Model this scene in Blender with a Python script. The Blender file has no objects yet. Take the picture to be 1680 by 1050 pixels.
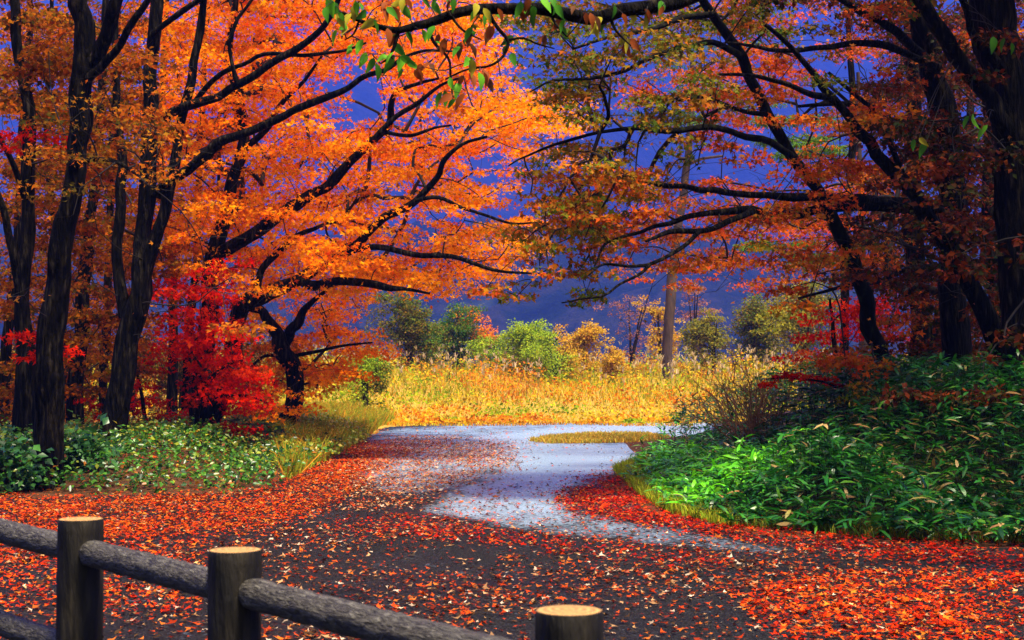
import bpy, math, random
import numpy as np
from mathutils import Vector, noise as mnoise

# ------------------------------------------------------------------ camera, sky, sun, exposure
F = 2333.0
CAMH = 1.6
HOR = 620.0
PITCH = math.atan((HOR - 525.0) / F)
scene = bpy.context.scene
COL = scene.collection
cam_d = bpy.data.cameras.new('camera')
cam_d.sensor_width = 36.0
cam_d.lens = 50.0
cam_d.clip_start = 0.05
cam_d.clip_end = 40000.0
cam_d.dof.use_dof = True
cam_d.dof.focus_distance = 24.0
cam_d.dof.aperture_fstop = 6.3
cam = bpy.data.objects.new('camera', cam_d)
COL.objects.link(cam)
cam.location = (0, 0, CAMH)
cam.rotation_euler = (math.radians(90) + PITCH, 0, 0)
scene.camera = cam

SUN_EL, SUN_AZ = math.radians(70), math.radians(140)      # azimuth from +Y towards +X
world = bpy.data.worlds.new('World')
scene.world = world
world.use_nodes = True
wn = world.node_tree.nodes
sky = wn.new('ShaderNodeTexSky')
sky.sky_type = 'NISHITA'
sky.sun_disc = False
sky.sun_elevation = SUN_EL
sky.sun_rotation = SUN_AZ
sky.dust_density = 5.0
sky.air_density = 0.7
sky.ozone_density = 0.4
bg = wn['Background']
bg.inputs['Strength'].default_value = 0.06
world.node_tree.links.new(sky.outputs[0], bg.inputs['Color'])
sun_d = bpy.data.lights.new('sun', 'SUN')
sun_d.energy = 5.0
sun_d.angle = math.radians(12)
sun_d.color = (1.0, 0.87, 0.66)
sun = bpy.data.objects.new('sun', sun_d)
COL.objects.link(sun)
sdir = Vector((math.sin(SUN_AZ) * math.cos(SUN_EL), math.cos(SUN_AZ) * math.cos(SUN_EL), math.sin(SUN_EL)))
sun.rotation_euler = sdir.to_track_quat('Z', 'Y').to_euler()
sun.location = (0, 60, 60)
scene.view_settings.view_transform = 'Standard'
scene.view_settings.look = 'None'
scene.view_settings.gamma = 1.0
scene.view_settings.exposure = 1.5
scene.view_settings.use_curve_mapping = False
cy = scene.cycles
cy.max_bounces = 7
cy.diffuse_bounces = 3
cy.glossy_bounces = 2
cy.transmission_bounces = 4
cy.transparent_max_bounces = 6
cy.volume_bounces = 2
cy.use_denoising = True
cy.sample_clamp_indirect = 6.0
cy.caustics_reflective = False
cy.caustics_refractive = False

# ------------------------------------------------------------------ helpers
RNG = np.random.default_rng(7)
random.seed(7)
ST, CT = math.sin(PITCH), math.cos(PITCH)

def at(px, py, Y):
    """pixel of the photograph -> world point at distance Y"""
    r, u = (px - 840.0) / F, (525.0 - py) / F
    dy, dz = CT - u * ST, ST + u * CT
    k = Y / dy
    return np.array((r * k, Y, CAMH + dz * k))

def gr(px, py, z=0.0):
    """pixel -> point on the level z"""
    r, u = (px - 840.0) / F, (525.0 - py) / F
    dy, dz = CT - u * ST, ST + u * CT
    k = (z - CAMH) / dz
    return np.array((r * k, dy * k, z))

def sm(t):
    t = np.clip(t, 0, 1)
    return t * t * (3 - 2 * t)

def _hash(ix, iy, s):
    n = (ix.astype(np.int64) * 374761393 + iy.astype(np.int64) * 668265263 + s * 974634777) & 0x7fffffff
    n = ((n ^ (n >> 13)) * 1274126177) & 0x7fffffff
    return ((n ^ (n >> 16)) & 0xffff) / 65535.0

def vnoise(x, y, s=0):
    x = np.asarray(x, float); y = np.asarray(y, float)
    ix, iy = np.floor(x), np.floor(y)
    fx, fy = sm(x - ix), sm(y - iy)
    a, b = _hash(ix, iy, s), _hash(ix + 1, iy, s)
    c, d = _hash(ix, iy + 1, s), _hash(ix + 1, iy + 1, s)
    return (a * (1 - fx) + b * fx) * (1 - fy) + (c * (1 - fx) + d * fx) * fy

def fbm(x, y, s=0, o=3):
    v, a = 0, 0.5
    for i in range(o):
        v = v + a * vnoise(x * 2 ** i, y * 2 ** i, s + i)
        a *= 0.5
    return v / (1 - 0.5 ** o)

def inpoly(x, y, poly):
    x = np.asarray(x); y = np.asarray(y)
    ins = np.zeros(x.shape, bool)
    n = len(poly)
    for i in range(n):
        x0, y0 = poly[i][:2]; x1, y1 = poly[(i + 1) % n][:2]
        c = (y0 > y) != (y1 > y)
        t = (x1 - x0) * (y - y0) / ((y1 - y0) if y1 != y0 else 1e-9) + x0
        ins ^= c & (x < t)
    return ins

def topix(x, y, z):
    """world -> pixel (used to look up how densely things lie where)"""
    yy, zz = y, z - CAMH
    fwd = yy * CT + zz * ST
    up = -yy * ST + zz * CT
    return 840 + F * x / fwd, 525 - F * up / fwd

def obj(name, me, parent=None):
    o = bpy.data.objects.new(name, me)
    COL.objects.link(o)
    if parent is not None:
        o.parent = parent
        o.matrix_parent_inverse = parent.matrix_world.inverted() if False else o.matrix_parent_inverse
    return o

def tag(o, label=None, cat=None, group=None, kind=None):
    if label: o['label'] = label
    if cat: o['category'] = cat
    if group: o['group'] = group
    if kind: o['kind'] = kind
    return o

def root(name, loc, label, cat, group=None):
    o = bpy.data.objects.new(name, None)
    o.empty_display_size = 0.2
    o.location = loc
    COL.objects.link(o)
    return tag(o, label, cat, group)

def npmesh(name, V, faces, mat, col=None, smooth=False):
    """faces: (n,k) array, or list of such arrays"""
    me = bpy.data.meshes.new(name)
    V = np.ascontiguousarray(V, np.float32)
    fl = faces if isinstance(faces, list) else [faces]
    fl = [np.asarray(f, np.int32) for f in fl if len(f)]
    nl = sum(f.size for f in fl); npoly = sum(len(f) for f in fl)
    me.vertices.add(len(V)); me.vertices.foreach_set('co', V.ravel())
    me.loops.add(nl); me.loops.foreach_set('vertex_index', np.concatenate([f.ravel() for f in fl]))
    me.polygons.add(npoly)
    tot = np.concatenate([np.full(len(f), f.shape[1], np.int32) for f in fl])
    st = np.concatenate([[0], np.cumsum(tot)[:-1]]).astype(np.int32)
    me.polygons.foreach_set('loop_start', st)
    me.polygons.foreach_set('loop_total', tot)
    if smooth:
        me.polygons.foreach_set('use_smooth', np.ones(npoly, bool))
    me.update(calc_edges=True)
    if col is not None:
        a = me.attributes.new('col', 'FLOAT_COLOR', 'POINT')
        c = np.ones((len(V), 4), np.float32); c[:, :3] = col
        a.data.foreach_set('color', c.ravel())
    me.materials.append(mat)
    return me

def local(V, loc):
    return np.asarray(V) - np.asarray(loc)[None]

# ------------------------------------------------------------------ materials
def newmat(name):
    m = bpy.data.materials.new(name); m.use_nodes = True
    nt = m.node_tree
    return m, nt.nodes, nt.links, nt.nodes['Principled BSDF'], nt.nodes['Material Output']

def leaf_mat(name, transl=0.4, rough=0.45, spec=0.4, tboost=1.3):
    m, N, L, P, O = newmat(name)
    at_ = N.new('ShaderNodeAttribute'); at_.attribute_name = 'col'
    nz = N.new('ShaderNodeTexNoise'); nz.inputs['Scale'].default_value = 30
    mr = N.new('ShaderNodeMapRange'); mr.inputs['To Min'].default_value = 0.72; mr.inputs['To Max'].default_value = 1.25
    mx = N.new('ShaderNodeVectorMath'); mx.operation = 'SCALE'
    L.new(nz.outputs['Fac'], mr.inputs['Value']); L.new(at_.outputs['Color'], mx.inputs[0]); L.new(mr.outputs[0], mx.inputs['Scale'])
    L.new(mx.outputs[0], P.inputs['Base Color'])
    P.inputs['Roughness'].default_value = rough
    P.inputs['Specular IOR Level'].default_value = spec
    T = N.new('ShaderNodeBsdfTranslucent')
    tb = N.new('ShaderNodeVectorMath'); tb.operation = 'SCALE'; tb.inputs['Scale'].default_value = tboost
    L.new(mx.outputs[0], tb.inputs[0]); L.new(tb.outputs[0], T.inputs['Color'])
    mix = N.new('ShaderNodeMixShader'); mix.inputs[0].default_value = transl
    L.new(P.outputs[0], mix.inputs[1]); L.new(T.outputs[0], mix.inputs[2])
    L.new(mix.outputs[0], O.inputs['Surface'])
    return m

def ramp(N, stops):
    r = N.new('ShaderNodeValToRGB')
    el = r.color_ramp.elements
    while len(el) > 1: el.remove(el[-1])
    el[0].position = stops[0][0]; el[0].color = (*stops[0][1], 1)
    for p, c in stops[1:]:
        e = el.new(p); e.color = (*c, 1)
    return r

def noise_mat(name, scale, stops, rough=0.9, bump=0.3, bscale=None, detail=6, stretch=None, spec=0.3, bdist=0.03):
    m, N, L, P, O = newmat(name)
    tc = N.new('ShaderNodeTexCoord'); mp = N.new('ShaderNodeMapping')
    if stretch: mp.inputs['Scale'].default_value = stretch
    L.new(tc.outputs['Object'], mp.inputs['Vector'])
    nz = N.new('ShaderNodeTexNoise'); nz.inputs['Scale'].default_value = scale; nz.inputs['Detail'].default_value = detail
    L.new(mp.outputs[0], nz.inputs['Vector'])
    r = ramp(N, stops); L.new(nz.outputs['Fac'], r.inputs['Fac']); L.new(r.outputs[0], P.inputs['Base Color'])
    P.inputs['Roughness'].default_value = rough; P.inputs['Specular IOR Level'].default_value = spec
    if bump:
        n2 = N.new('ShaderNodeTexNoise'); n2.inputs['Scale'].default_value = bscale or scale * 3; n2.inputs['Detail'].default_value = 5
        L.new(mp.outputs[0], n2.inputs['Vector'])
        b = N.new('ShaderNodeBump'); b.inputs['Strength'].default_value = bump; b.inputs['Distance'].default_value = bdist
        L.new(n2.outputs['Fac'], b.inputs['Height']); L.new(b.outputs[0], P.inputs['Normal'])
    return m

M_LEAF = leaf_mat('autumn_leaf', 0.48, 0.6, 0.0, 1.5)
M_LEAFD = leaf_mat('thick_leaf', 0.32, 0.5, 0.04, 1.2)
M_SASA = leaf_mat('bamboo_grass_leaf', 0.25, 0.34, 0.4, 1.2)
M_FALL = leaf_mat('fallen_leaf', 0.1, 0.5, 0.02, 1.0)
M_GRASS = leaf_mat('dry_grass', 0.4, 0.7, 0.0, 1.2)
M_BARK = noise_mat('dark_wet_bark', 16, [(0.36, (0.0008, 0.0007, 0.0006)), (0.52, (0.006, 0.0045, 0.003)), (0.62, (0.022, 0.017, 0.010)), (0.74, (0.06, 0.05, 0.032))],
                   0.85, 1.0, 22, stretch=(1, 1, 0.16), bdist=0.12, spec=0.06)
M_BARKM = noise_mat('mossy_bark', 12, [(0.3, (0.002, 0.0018, 0.0014)), (0.55, (0.007, 0.006, 0.004)), (0.66, (0.016, 0.018, 0.005)), (0.8, (0.03, 0.045, 0.01))],
                    0.9, 0.9, 14, stretch=(1, 1, 0.3), bdist=0.05, spec=0.06)
M_PINE = noise_mat('red_pine_bark', 4, [(0.3, (0.03, 0.02, 0.018)), (0.7, (0.10, 0.06, 0.045))], 0.9, 0.8, 10, stretch=(1, 1, 0.3))
M_TWIG = noise_mat('twig_bark', 5, [(0.3, (0.006, 0.004, 0.003)), (0.7, (0.02, 0.012, 0.008))], 0.8, 0)
M_TWIGR = noise_mat('reddish_twig', 5, [(0.3, (0.16, 0.06, 0.03)), (0.7, (0.36, 0.16, 0.07))], 0.8, 0)

# ------------------------------------------------------------------ ground, road, puddles
ROAD_PX = [(-700, 815), (0, 815), (380, 813), (470, 790), (545, 752), (600, 720), (625, 702), (760, 692), (1020, 690), (1180, 690), (1330, 690.5), (1330, 706), (1240, 716), (1170, 722),
           (1120, 732), (1060, 752), (1010, 772), (985, 800), (1050, 838), (1200, 868), (1450, 893), (1700, 905), (2300, 915)]

def H(x, y):
    x = np.asarray(x, float); y = np.asarray(y, float)
    left = 0.3 * sm((-4.15 - x) / 2.0) * sm((y - 19.8) / 2.0)
    right = 0.95 * sm(np.minimum((x - 2.6) / 3.6, (y - 14.6) / 4.6)) * (1 - sm((y - 29) / 10 - np.clip((x - 6) * 0.12, 0, 0.9)))
    field = 2.1 * sm((y - 50) / 34) + 0.25 * (fbm(x * 0.15, y * 0.15, 3) - 0.3) * sm((y - 50) / 10)
    n = 0.10 * (fbm(x * 0.6, y * 0.6, 11) - 0.35)
    return np.maximum(np.maximum(left, right), 0) + field + n * sm((left + right) / 0.2)

def build_ground():
    ys = np.concatenate([np.linspace(-40, 4, 8), np.arange(6, 60, 0.5), np.arange(60, 100, 1.5), np.geomspace(101, 1500, 20)])
    xs = np.concatenate([-np.geomspace(1300, 21, 20), np.arange(-20, 20.1, 0.5), np.geomspace(21, 1300, 20)])
    X, Y = np.meshgrid(xs, ys)
    Z = H(X, Y) - 0.004 * (Y < 49)
    V = np.stack([X, Y, Z], -1).reshape(-1, 3)
    nx, ny = len(xs), len(ys)
    i, j = np.meshgrid(np.arange(nx - 1), np.arange(ny - 1))
    a = (j * nx + i).ravel()
    Fc = np.stack([a, a + 1, a + nx + 1, a + nx], -1)
    m = noise_mat('forest_floor', 1.2, [(0.3, (0.03, 0.018, 0.01)), (0.45, (0.10, 0.04, 0.012)), (0.6, (0.06, 0.06, 0.015)), (0.75, (0.15, 0.06, 0.012))], 0.9, 0.5, 12)
    x, y = V[:, 0], V[:, 1]
    col = np.tile(np.array((0.07, 0.03, 0.012)), (len(V), 1))
    col = np.where(((y > 46.5) | ((x < -3.4) & (y > 36)))[:, None], np.array((0.36, 0.22, 0.03)), col)
    col = np.where((H(x, y) > 0.05)[:, None] & (x > 2)[:, None] & (y < 40)[:, None], np.array((0.03, 0.035, 0.012)), col)
    m, N, L, P, O = newmat('earth')
    a_ = N.new('ShaderNodeAttribute'); a_.attribute_name = 'col'
    nz = N.new('ShaderNodeTexNoise'); nz.inputs['Scale'].default_value = 2.5; nz.inputs['Detail'].default_value = 8
    tc = N.new('ShaderNodeTexCoord'); L.new(tc.outputs['Object'], nz.inputs['Vector'])
    mr = N.new('ShaderNodeMapRange'); mr.inputs['To Min'].default_value = 0.3; mr.inputs['To Max'].default_value = 1.7
    sc = N.new('ShaderNodeVectorMath'); sc.operation = 'SCALE'
    L.new(nz.outputs['Fac'], mr.inputs['Value']); L.new(a_.outputs['Color'], sc.inputs[0]); L.new(mr.outputs[0], sc.inputs['Scale']); L.new(sc.outputs[0], P.inputs['Base Color'])
    P.inputs['Roughness'].default_value = 0.95; P.inputs['Specular IOR Level'].default_value = 0.1
    tag(obj('ground', npmesh('ground', V, Fc, m, col, smooth=True)), kind='structure')
build_ground()

def flat_poly(name, pts, z, mat, jit=0.0, seed=0, step=0.35):
    P = []
    n = len(pts)
    for i in range(n):
        a, b = np.array(pts[i][:2]), np.array(pts[(i + 1) % n][:2])
        k = max(1, int(np.linalg.norm(b - a) / step)) if jit else 1
        for q in range(k):
            p = a + (b - a) * q / k
            if jit:
                p = p + jit * (np.array([vnoise(p[0] * 1.7 + 9, p[1] * 0.8, seed), vnoise(p[0] * 1.7, p[1] * 0.8 + 5, seed + 1)]) - 0.5) * np.array((1, 2.2))
                p = p + jit * 0.5 * (np.array([vnoise(p[0] * 6 + 9, p[1] * 3, seed), vnoise(p[0] * 6, p[1] * 3 + 5, seed + 1)]) - 0.5) * np.array((1, 2.2))
            P.append((p[0], p[1], z))
    return npmesh(name, np.array(P), np.arange(len(P))[None], mat)

def asphalt_mat():
    m, N, L, P, O = newmat('wet_asphalt')
    tc = N.new('ShaderNodeTexCoord')
    n1 = N.new('ShaderNodeTexNoise'); n1.inputs['Scale'].default_value = 90; n1.inputs['Detail'].default_value = 3
    n2 = N.new('ShaderNodeTexNoise'); n2.inputs['Scale'].default_value = 0.5; n2.inputs['Detail'].default_value = 5
    L.new(tc.outputs['Object'], n1.inputs['Vector']); L.new(tc.outputs['Object'], n2.inputs['Vector'])
    r = ramp(N, [(0.3, (0.002, 0.002, 0.002)), (0.55, (0.009, 0.0088, 0.009)), (0.75, (0.06, 0.058, 0.058))])
    L.new(n1.outputs['Fac'], r.inputs['Fac'])
    at_ = N.new('ShaderNodeAttribute'); at_.attribute_name = 'col'
    n3 = N.new('ShaderNodeTexNoise'); n3.inputs['Scale'].default_value = 1.6; n3.inputs['Detail'].default_value = 8; n3.inputs['Roughness'].default_value = 0.7
    mp = N.new('ShaderNodeMapping'); mp.inputs['Scale'].default_value = (1, 0.5, 1)
    L.new(tc.outputs['Object'], mp.inputs['Vector']); L.new(mp.outputs[0], n3.inputs['Vector'])
    n4 = N.new('ShaderNodeTexNoise'); n4.inputs['Scale'].default_value = 16; n4.inputs['Detail'].default_value = 4
    L.new(tc.outputs['Object'], n4.inputs['Vector'])
    a4 = N.new('ShaderNodeMath'); a4.operation = 'MULTIPLY_ADD'; a4.inputs[1].default_value = 0.9; L.new(n4.outputs['Fac'], a4.inputs[0])
    a5 = N.new('ShaderNodeMath'); a5.operation = 'ADD'; a5.inputs[1].default_value = -0.45; L.new(n3.outputs['Fac'], a5.inputs[0]); L.new(a5.outputs[0], a4.inputs[2])
    ad = N.new('ShaderNodeMath'); ad.operation = 'ADD'; L.new(at_.outputs['Fac'], ad.inputs[0]); L.new(a4.outputs[0], ad.inputs[1])
    wet = N.new('ShaderNodeMapRange'); wet.interpolation_type = 'SMOOTHSTEP'; wet.inputs['From Min'].default_value = 0.62; wet.inputs['From Max'].default_value = 1.35  # drives real wetness and the painted sky glare alike
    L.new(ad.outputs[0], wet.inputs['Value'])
    # sky glare painted as pale blue base colour, over some pale grit
    glare_ramp = ramp(N, [(0.3, (0.12, 0.19, 0.26)), (0.5, (0.29, 0.43, 0.57)), (0.72, (0.42, 0.57, 0.70))])
    L.new(n1.outputs['Fac'], glare_ramp.inputs['Fac'])
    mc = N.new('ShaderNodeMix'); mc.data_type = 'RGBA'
    L.new(wet.outputs[0], mc.inputs['Factor']); L.new(r.outputs[0], mc.inputs['A']); L.new(glare_ramp.outputs[0], mc.inputs['B'])
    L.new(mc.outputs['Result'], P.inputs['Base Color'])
    sw = N.new('ShaderNodeMix'); sw.inputs['A'].default_value = 0.06; sw.inputs['B'].default_value = 0.6
    L.new(wet.outputs[0], sw.inputs['Factor']); L.new(sw.outputs['Result'], P.inputs['Specular IOR Level'])
    mr = N.new('ShaderNodeMapRange'); mr.inputs['From Min'].default_value = 0.35; mr.inputs['From Max'].default_value = 0.65
    mr.inputs['To Min'].default_value = 0.5; mr.inputs['To Max'].default_value = 0.75
    L.new(n2.outputs['Fac'], mr.inputs['Value'])
    mw = N.new('ShaderNodeMix'); mw.inputs['B'].default_value = 0.24
    L.new(wet.outputs[0], mw.inputs['Factor']); L.new(mr.outputs[0], mw.inputs['A']); L.new(mw.outputs['Result'], P.inputs['Roughness'])
    b = N.new('ShaderNodeBump'); b.inputs['Strength'].default_value = 0.5; b.inputs['Distance'].default_value = 0.006
    L.new(n1.outputs['Fac'], b.inputs['Height']); L.new(b.outputs[0], P.inputs['Normal'])
    return m

def puddle_mat():
    m, N, L, P, O = newmat('water_film')
    tc = N.new('ShaderNodeTexCoord')
    n1 = N.new('ShaderNodeTexNoise'); n1.inputs['Scale'].default_value = 60; n1.inputs['Detail'].default_value = 3
    n2 = N.new('ShaderNodeTexNoise'); n2.inputs['Scale'].default_value = 1.1; n2.inputs['Detail'].default_value = 5
    L.new(tc.outputs['Object'], n1.inputs['Vector']); L.new(tc.outputs['Object'], n2.inputs['Vector'])
    P.inputs['Base Color'].default_value = (0.16, 0.165, 0.18, 1)
    mr = N.new('ShaderNodeMapRange'); mr.inputs['From Min'].default_value = 0.3; mr.inputs['From Max'].default_value = 0.7
    mr.inputs['To Min'].default_value = 0.3; mr.inputs['To Max'].default_value = 0.5
    L.new(n2.outputs['Fac'], mr.inputs['Value']); L.new(mr.outputs[0], P.inputs['Roughness'])
    P.inputs['Specular IOR Level'].default_value = 0.9
    b = N.new('ShaderNodeBump'); b.inputs['Strength'].default_value = 0.35; b.inputs['Distance'].default_value = 0.006
    L.new(n1.outputs['Fac'], b.inputs['Height']); L.new(b.outputs[0], P.inputs['Normal'])
    return m

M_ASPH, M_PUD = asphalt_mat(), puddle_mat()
road_pts = [gr(*p) for p in ROAD_PX] + [np.array((9, 3, 0)), np.array((9, -6, 0)), np.array((-14, -6, 0)), np.array((-14, 16, 0))]
PUD_A = [(690, 838), (735, 812), (800, 790), (862, 765), (842, 748), (846, 731), (930, 727), (1010, 729), (1095, 725), (1085, 741),
         (1010, 768), (945, 792), (905, 818), (935, 842), (1060, 862), (1160, 880), (1250, 896), (1310, 908), (1230, 908), (1100, 897), (985, 882), (880, 874), (790, 858)]
PUD_B = [(770, 719), (850, 713), (905, 705), (985, 698), (1050, 692.5), (1165, 692), (1160, 706), (1120, 722), (1098, 719), (1030, 711.5), (960, 712), (880, 718), (850, 724)]
PUD_C = [(610, 706), (760, 693), (1000, 691), (900, 712), (850, 740), (860, 765), (760, 800), (650, 815), (580, 790), (600, 735)]
def build_road():
    ys = np.concatenate([np.linspace(-6, 6.5, 14), np.geomspace(6.7, 52, 250)]); xs = np.concatenate([np.linspace(-22, -8.2, 12), np.linspace(-8, 10, 190), np.linspace(10.5, 20, 8)])
    X, Y = np.meshgrid(xs, ys); V = np.stack([X, Y, 0 * X + 0.004], -1).reshape(-1, 3)
    x, y = V[:, 0], V[:, 1]
    px, py = topix(x, np.maximum(y, 1.5), 0 * x)
    wet = np.zeros(len(x))  # wetness mask, also places the painted sky glare
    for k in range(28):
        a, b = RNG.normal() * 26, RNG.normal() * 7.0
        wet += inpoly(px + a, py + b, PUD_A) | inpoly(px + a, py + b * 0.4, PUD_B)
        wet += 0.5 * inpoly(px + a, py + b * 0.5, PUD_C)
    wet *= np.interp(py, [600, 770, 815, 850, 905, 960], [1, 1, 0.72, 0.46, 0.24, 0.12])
    nx, ny = len(xs), len(ys)
    i, j = np.meshgrid(np.arange(nx - 1), np.arange(ny - 1)); q = (j * nx + i).ravel()
    Fc = np.stack([q, q + 1, q + nx + 1, q + nx], -1)
    c = V[Fc].mean(1)
    keep = inpoly(c[:, 0] + 0.5 * (fbm(c[:, 0] * 1.5, c[:, 1], 3) - 0.5), c[:, 1] + 1.2 * (fbm(c[:, 0] * 1.5, c[:, 1], 8) - 0.5), [p[:2] for p in road_pts])
    keep &= H(c[:, 0], c[:, 1]) < 0.002
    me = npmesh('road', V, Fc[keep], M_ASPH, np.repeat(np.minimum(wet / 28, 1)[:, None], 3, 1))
    tag(obj('road', me), kind='structure')
build_road()

# ------------------------------------------------------------------ leaves
SHAPES = {
    # verts (u across, v along, w up), faces
    'maple': (np.array([(0, -0.1, 0), (0.82, 0.42, 0.12), (0.24, 0.42, 0.04), (0, 1.0, -0.06), (-0.24, 0.42, 0.04), (-0.82, 0.42, 0.12)], float),
              np.array([(0, 1, 2, 3), (0, 3, 4, 5)])),
    'oval': (np.array([(0, 0, 0), (0.34, 0.45, 0.1), (0, 1.0, -0.08), (-0.34, 0.45, 0.1)], float), np.array([(0, 1, 2), (0, 2, 3)])),
    'lance': (np.array([(0, 0, 0), (0.105, 0.3, 0.02), (-0.105, 0.3, 0.02), (0.085, 0.68, -0.1), (-0.085, 0.68, -0.1), (0, 1.0, -0.3)], float),
              np.array([(0, 1, 2), (1, 3, 2), (3, 4, 2), (3, 5, 4)])),
}

def norm(a):
    return a / np.maximum(np.linalg.norm(a, axis=-1, keepdims=True), 1e-9)

def leaves(pos, nrm, tip, size, col, shape, curl=None):
    """many leaves -> V, F, C"""
    sv, sf = SHAPES[shape]
    n = len(pos)
    nrm = norm(nrm)
    t = norm(tip - (tip * nrm).sum(-1, keepdims=True) * nrm)
    u = np.cross(t, nrm)
    s = np.asarray(size).reshape(-1, 1, 1)
    V = pos[:, None] + s * (sv[None, :, 0:1] * u[:, None] + sv[None, :, 1:2] * t[:, None] + sv[None, :, 2:3] * nrm[:, None] * (1.0 if curl is None else np.asarray(curl).reshape(-1, 1, 1)))
    Fc = sf[None] + (np.arange(n) * len(sv))[:, None, None]
    C = np.repeat(col, len(sv), axis=0)
    return V.reshape(-1, 3), Fc.reshape(-1, sf.shape[1]), C

def pal(p, n, jit=0.22):
    c = np.array([q[0] for q in p], float); w = np.array([q[1] for q in p], float)
    k = RNG.choice(len(c), n, p=w / w.sum())
    return c[k] * np.clip(1 + jit * RNG.normal(size=(n, 1)), 0.4, 1.7)

P_OR = [((0.78, 0.20, 0.002), 5), ((0.80, 0.28, 0.002), 4), ((0.70, 0.10, 0.002), 3), ((0.76, 0.38, 0.003), 1.8), ((0.26, 0.025, 0.002), 1.2)]
P_ORY = [((0.82, 0.30, 0.002), 5), ((0.80, 0.38, 0.003), 3), ((0.78, 0.2, 0.002), 3)]
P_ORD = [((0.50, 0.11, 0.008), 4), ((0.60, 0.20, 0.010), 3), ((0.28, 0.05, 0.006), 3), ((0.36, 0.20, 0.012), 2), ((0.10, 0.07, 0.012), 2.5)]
P_ORL = [((0.36, 0.07, 0.004), 4), ((0.48, 0.14, 0.004), 3), ((0.18, 0.03, 0.004), 4), ((0.22, 0.12, 0.006), 2), ((0.06, 0.04, 0.006), 4)]  # shade among the left trunks put into darker, browner leaf colours
P_RED = [((0.50, 0.008, 0.002), 5), ((0.64, 0.02, 0.002), 4), ((0.28, 0.004, 0.002), 4), ((0.62, 0.06, 0.002), 1)]
P_OLI = [((0.08, 0.12, 0.005), 5), ((0.17, 0.17, 0.006), 4), ((0.26, 0.12, 0.005), 3), ((0.40, 0.09, 0.005), 3), ((0.04, 0.09, 0.006), 3), ((0.5, 0.16, 0.005), 1.2)]
P_RUST = [((0.62, 0.09, 0.003), 6), ((0.46, 0.035, 0.003), 4), ((0.64, 0.17, 0.003), 3), ((0.26, 0.16, 0.004), 1.8), ((0.10, 0.12, 0.005), 1.5)]
P_OLR = [((0.55, 0.09, 0.003), 4), ((0.42, 0.05, 0.003), 3), ((0.22, 0.15, 0.004), 3), ((0.09, 0.12, 0.005), 3), ((0.6, 0.2, 0.003), 2)]
P_DRK = [((0.18, 0.022, 0.003), 4), ((0.06, 0.012, 0.003), 6), ((0.34, 0.05, 0.004), 1.6), ((0.035, 0.03, 0.005), 4), ((0.02, 0.035, 0.005), 3)]  # shade of the right wood put into near-black leaf colours
P_YOL = [((0.30, 0.26, 0.02), 4), ((0.16, 0.18, 0.02), 4), ((0.45, 0.3, 0.02), 2), ((0.10, 0.12, 0.02), 2)]
P_GRN = [((0.05, 0.17, 0.02), 5), ((0.09, 0.25, 0.02), 3), ((0.03, 0.10, 0.02), 3), ((0.2, 0.28, 0.02), 1)]

# ------------------------------------------------------------------ tubes (trunks, limbs, twigs)
def catmull(P, k=4):
    P = np.asarray(P, float)
    if len(P) < 3:
        t = np.linspace(0, 1, k + 1)[:, None]
        return P[0] * (1 - t) + P[-1] * t
    Q = np.vstack([2 * P[0] - P[1], P, 2 * P[-1] - P[-2]])
    out = []
    for i in range(1, len(Q) - 2):
        p0, p1, p2, p3 = Q[i - 1:i + 3]
        for t in np.arange(k) / k:
            out.append(0.5 * (2 * p1 + (p2 - p0) * t + (2 * p0 - 5 * p1 + 4 * p2 - p3) * t * t + (3 * p1 - p0 - 3 * p2 + p3) * t ** 3))
    out.append(Q[-2])
    return np.array(out)

def tube(P, R, sides=8, lump=0.0, seed=0):
    """P (n,3), R (n) -> V, F(quads)"""
    P = np.asarray(P, float); R = np.asarray(R, float)
    n = len(P)
    T = np.gradient(P, axis=0); T = norm(T)
    ref = np.array((0.0, 1.0, 0.0)) if abs(T[:, 1]).mean() < 0.8 else np.array((1.0, 0, 0))
    U = norm(np.cross(T, ref)); W = np.cross(T, U)
    a = np.linspace(0, 2 * np.pi, sides, endpoint=False)
    rr = R[:, None] * np.ones((1, sides))
    if lump:
        s = np.cumsum(np.r_[0, np.linalg.norm(np.diff(P, axis=0), axis=1)])
        rr = rr * (1 + lump * (vnoise(a[None] * 2.2 + seed + 0 * s[:, None], s[:, None] * 2.3 + 0 * a[None], seed) - 0.5) * 2
                   + lump * 0.7 * (vnoise(a[None] * 1.3 + seed, s[:, None] * 0.9 + 0 * a[None], seed + 5) - 0.5) * 2)
    V = P[:, None] + rr[..., None] * (np.cos(a)[None, :, None] * U[:, None] + np.sin(a)[None, :, None] * W[:, None])
    i, j = np.meshgrid(np.arange(sides), np.arange(n - 1))
    b = j * sides; i2 = (i + 1) % sides
    Fq = np.stack([b + i, b + i2, b + sides + i2, b + sides + i], -1).reshape(-1, 4)
    return V.reshape(-1, 3), Fq

class Acc:
    def __init__(self): self.V, self.F, self.C, self.n = [], [], [], 0
    def add(self, V, Fc, C=None):
        self.V.append(V); self.F.append(np.asarray(Fc) + self.n); self.n += len(V)
        if C is not None: self.C.append(C)
    def mesh(self, name, mat, loc=(0, 0, 0), smooth=False):
        V = local(np.concatenate(self.V), loc)
        return npmesh(name, V, np.concatenate(self.F), mat, np.concatenate(self.C) if self.C else None, smooth)

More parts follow.
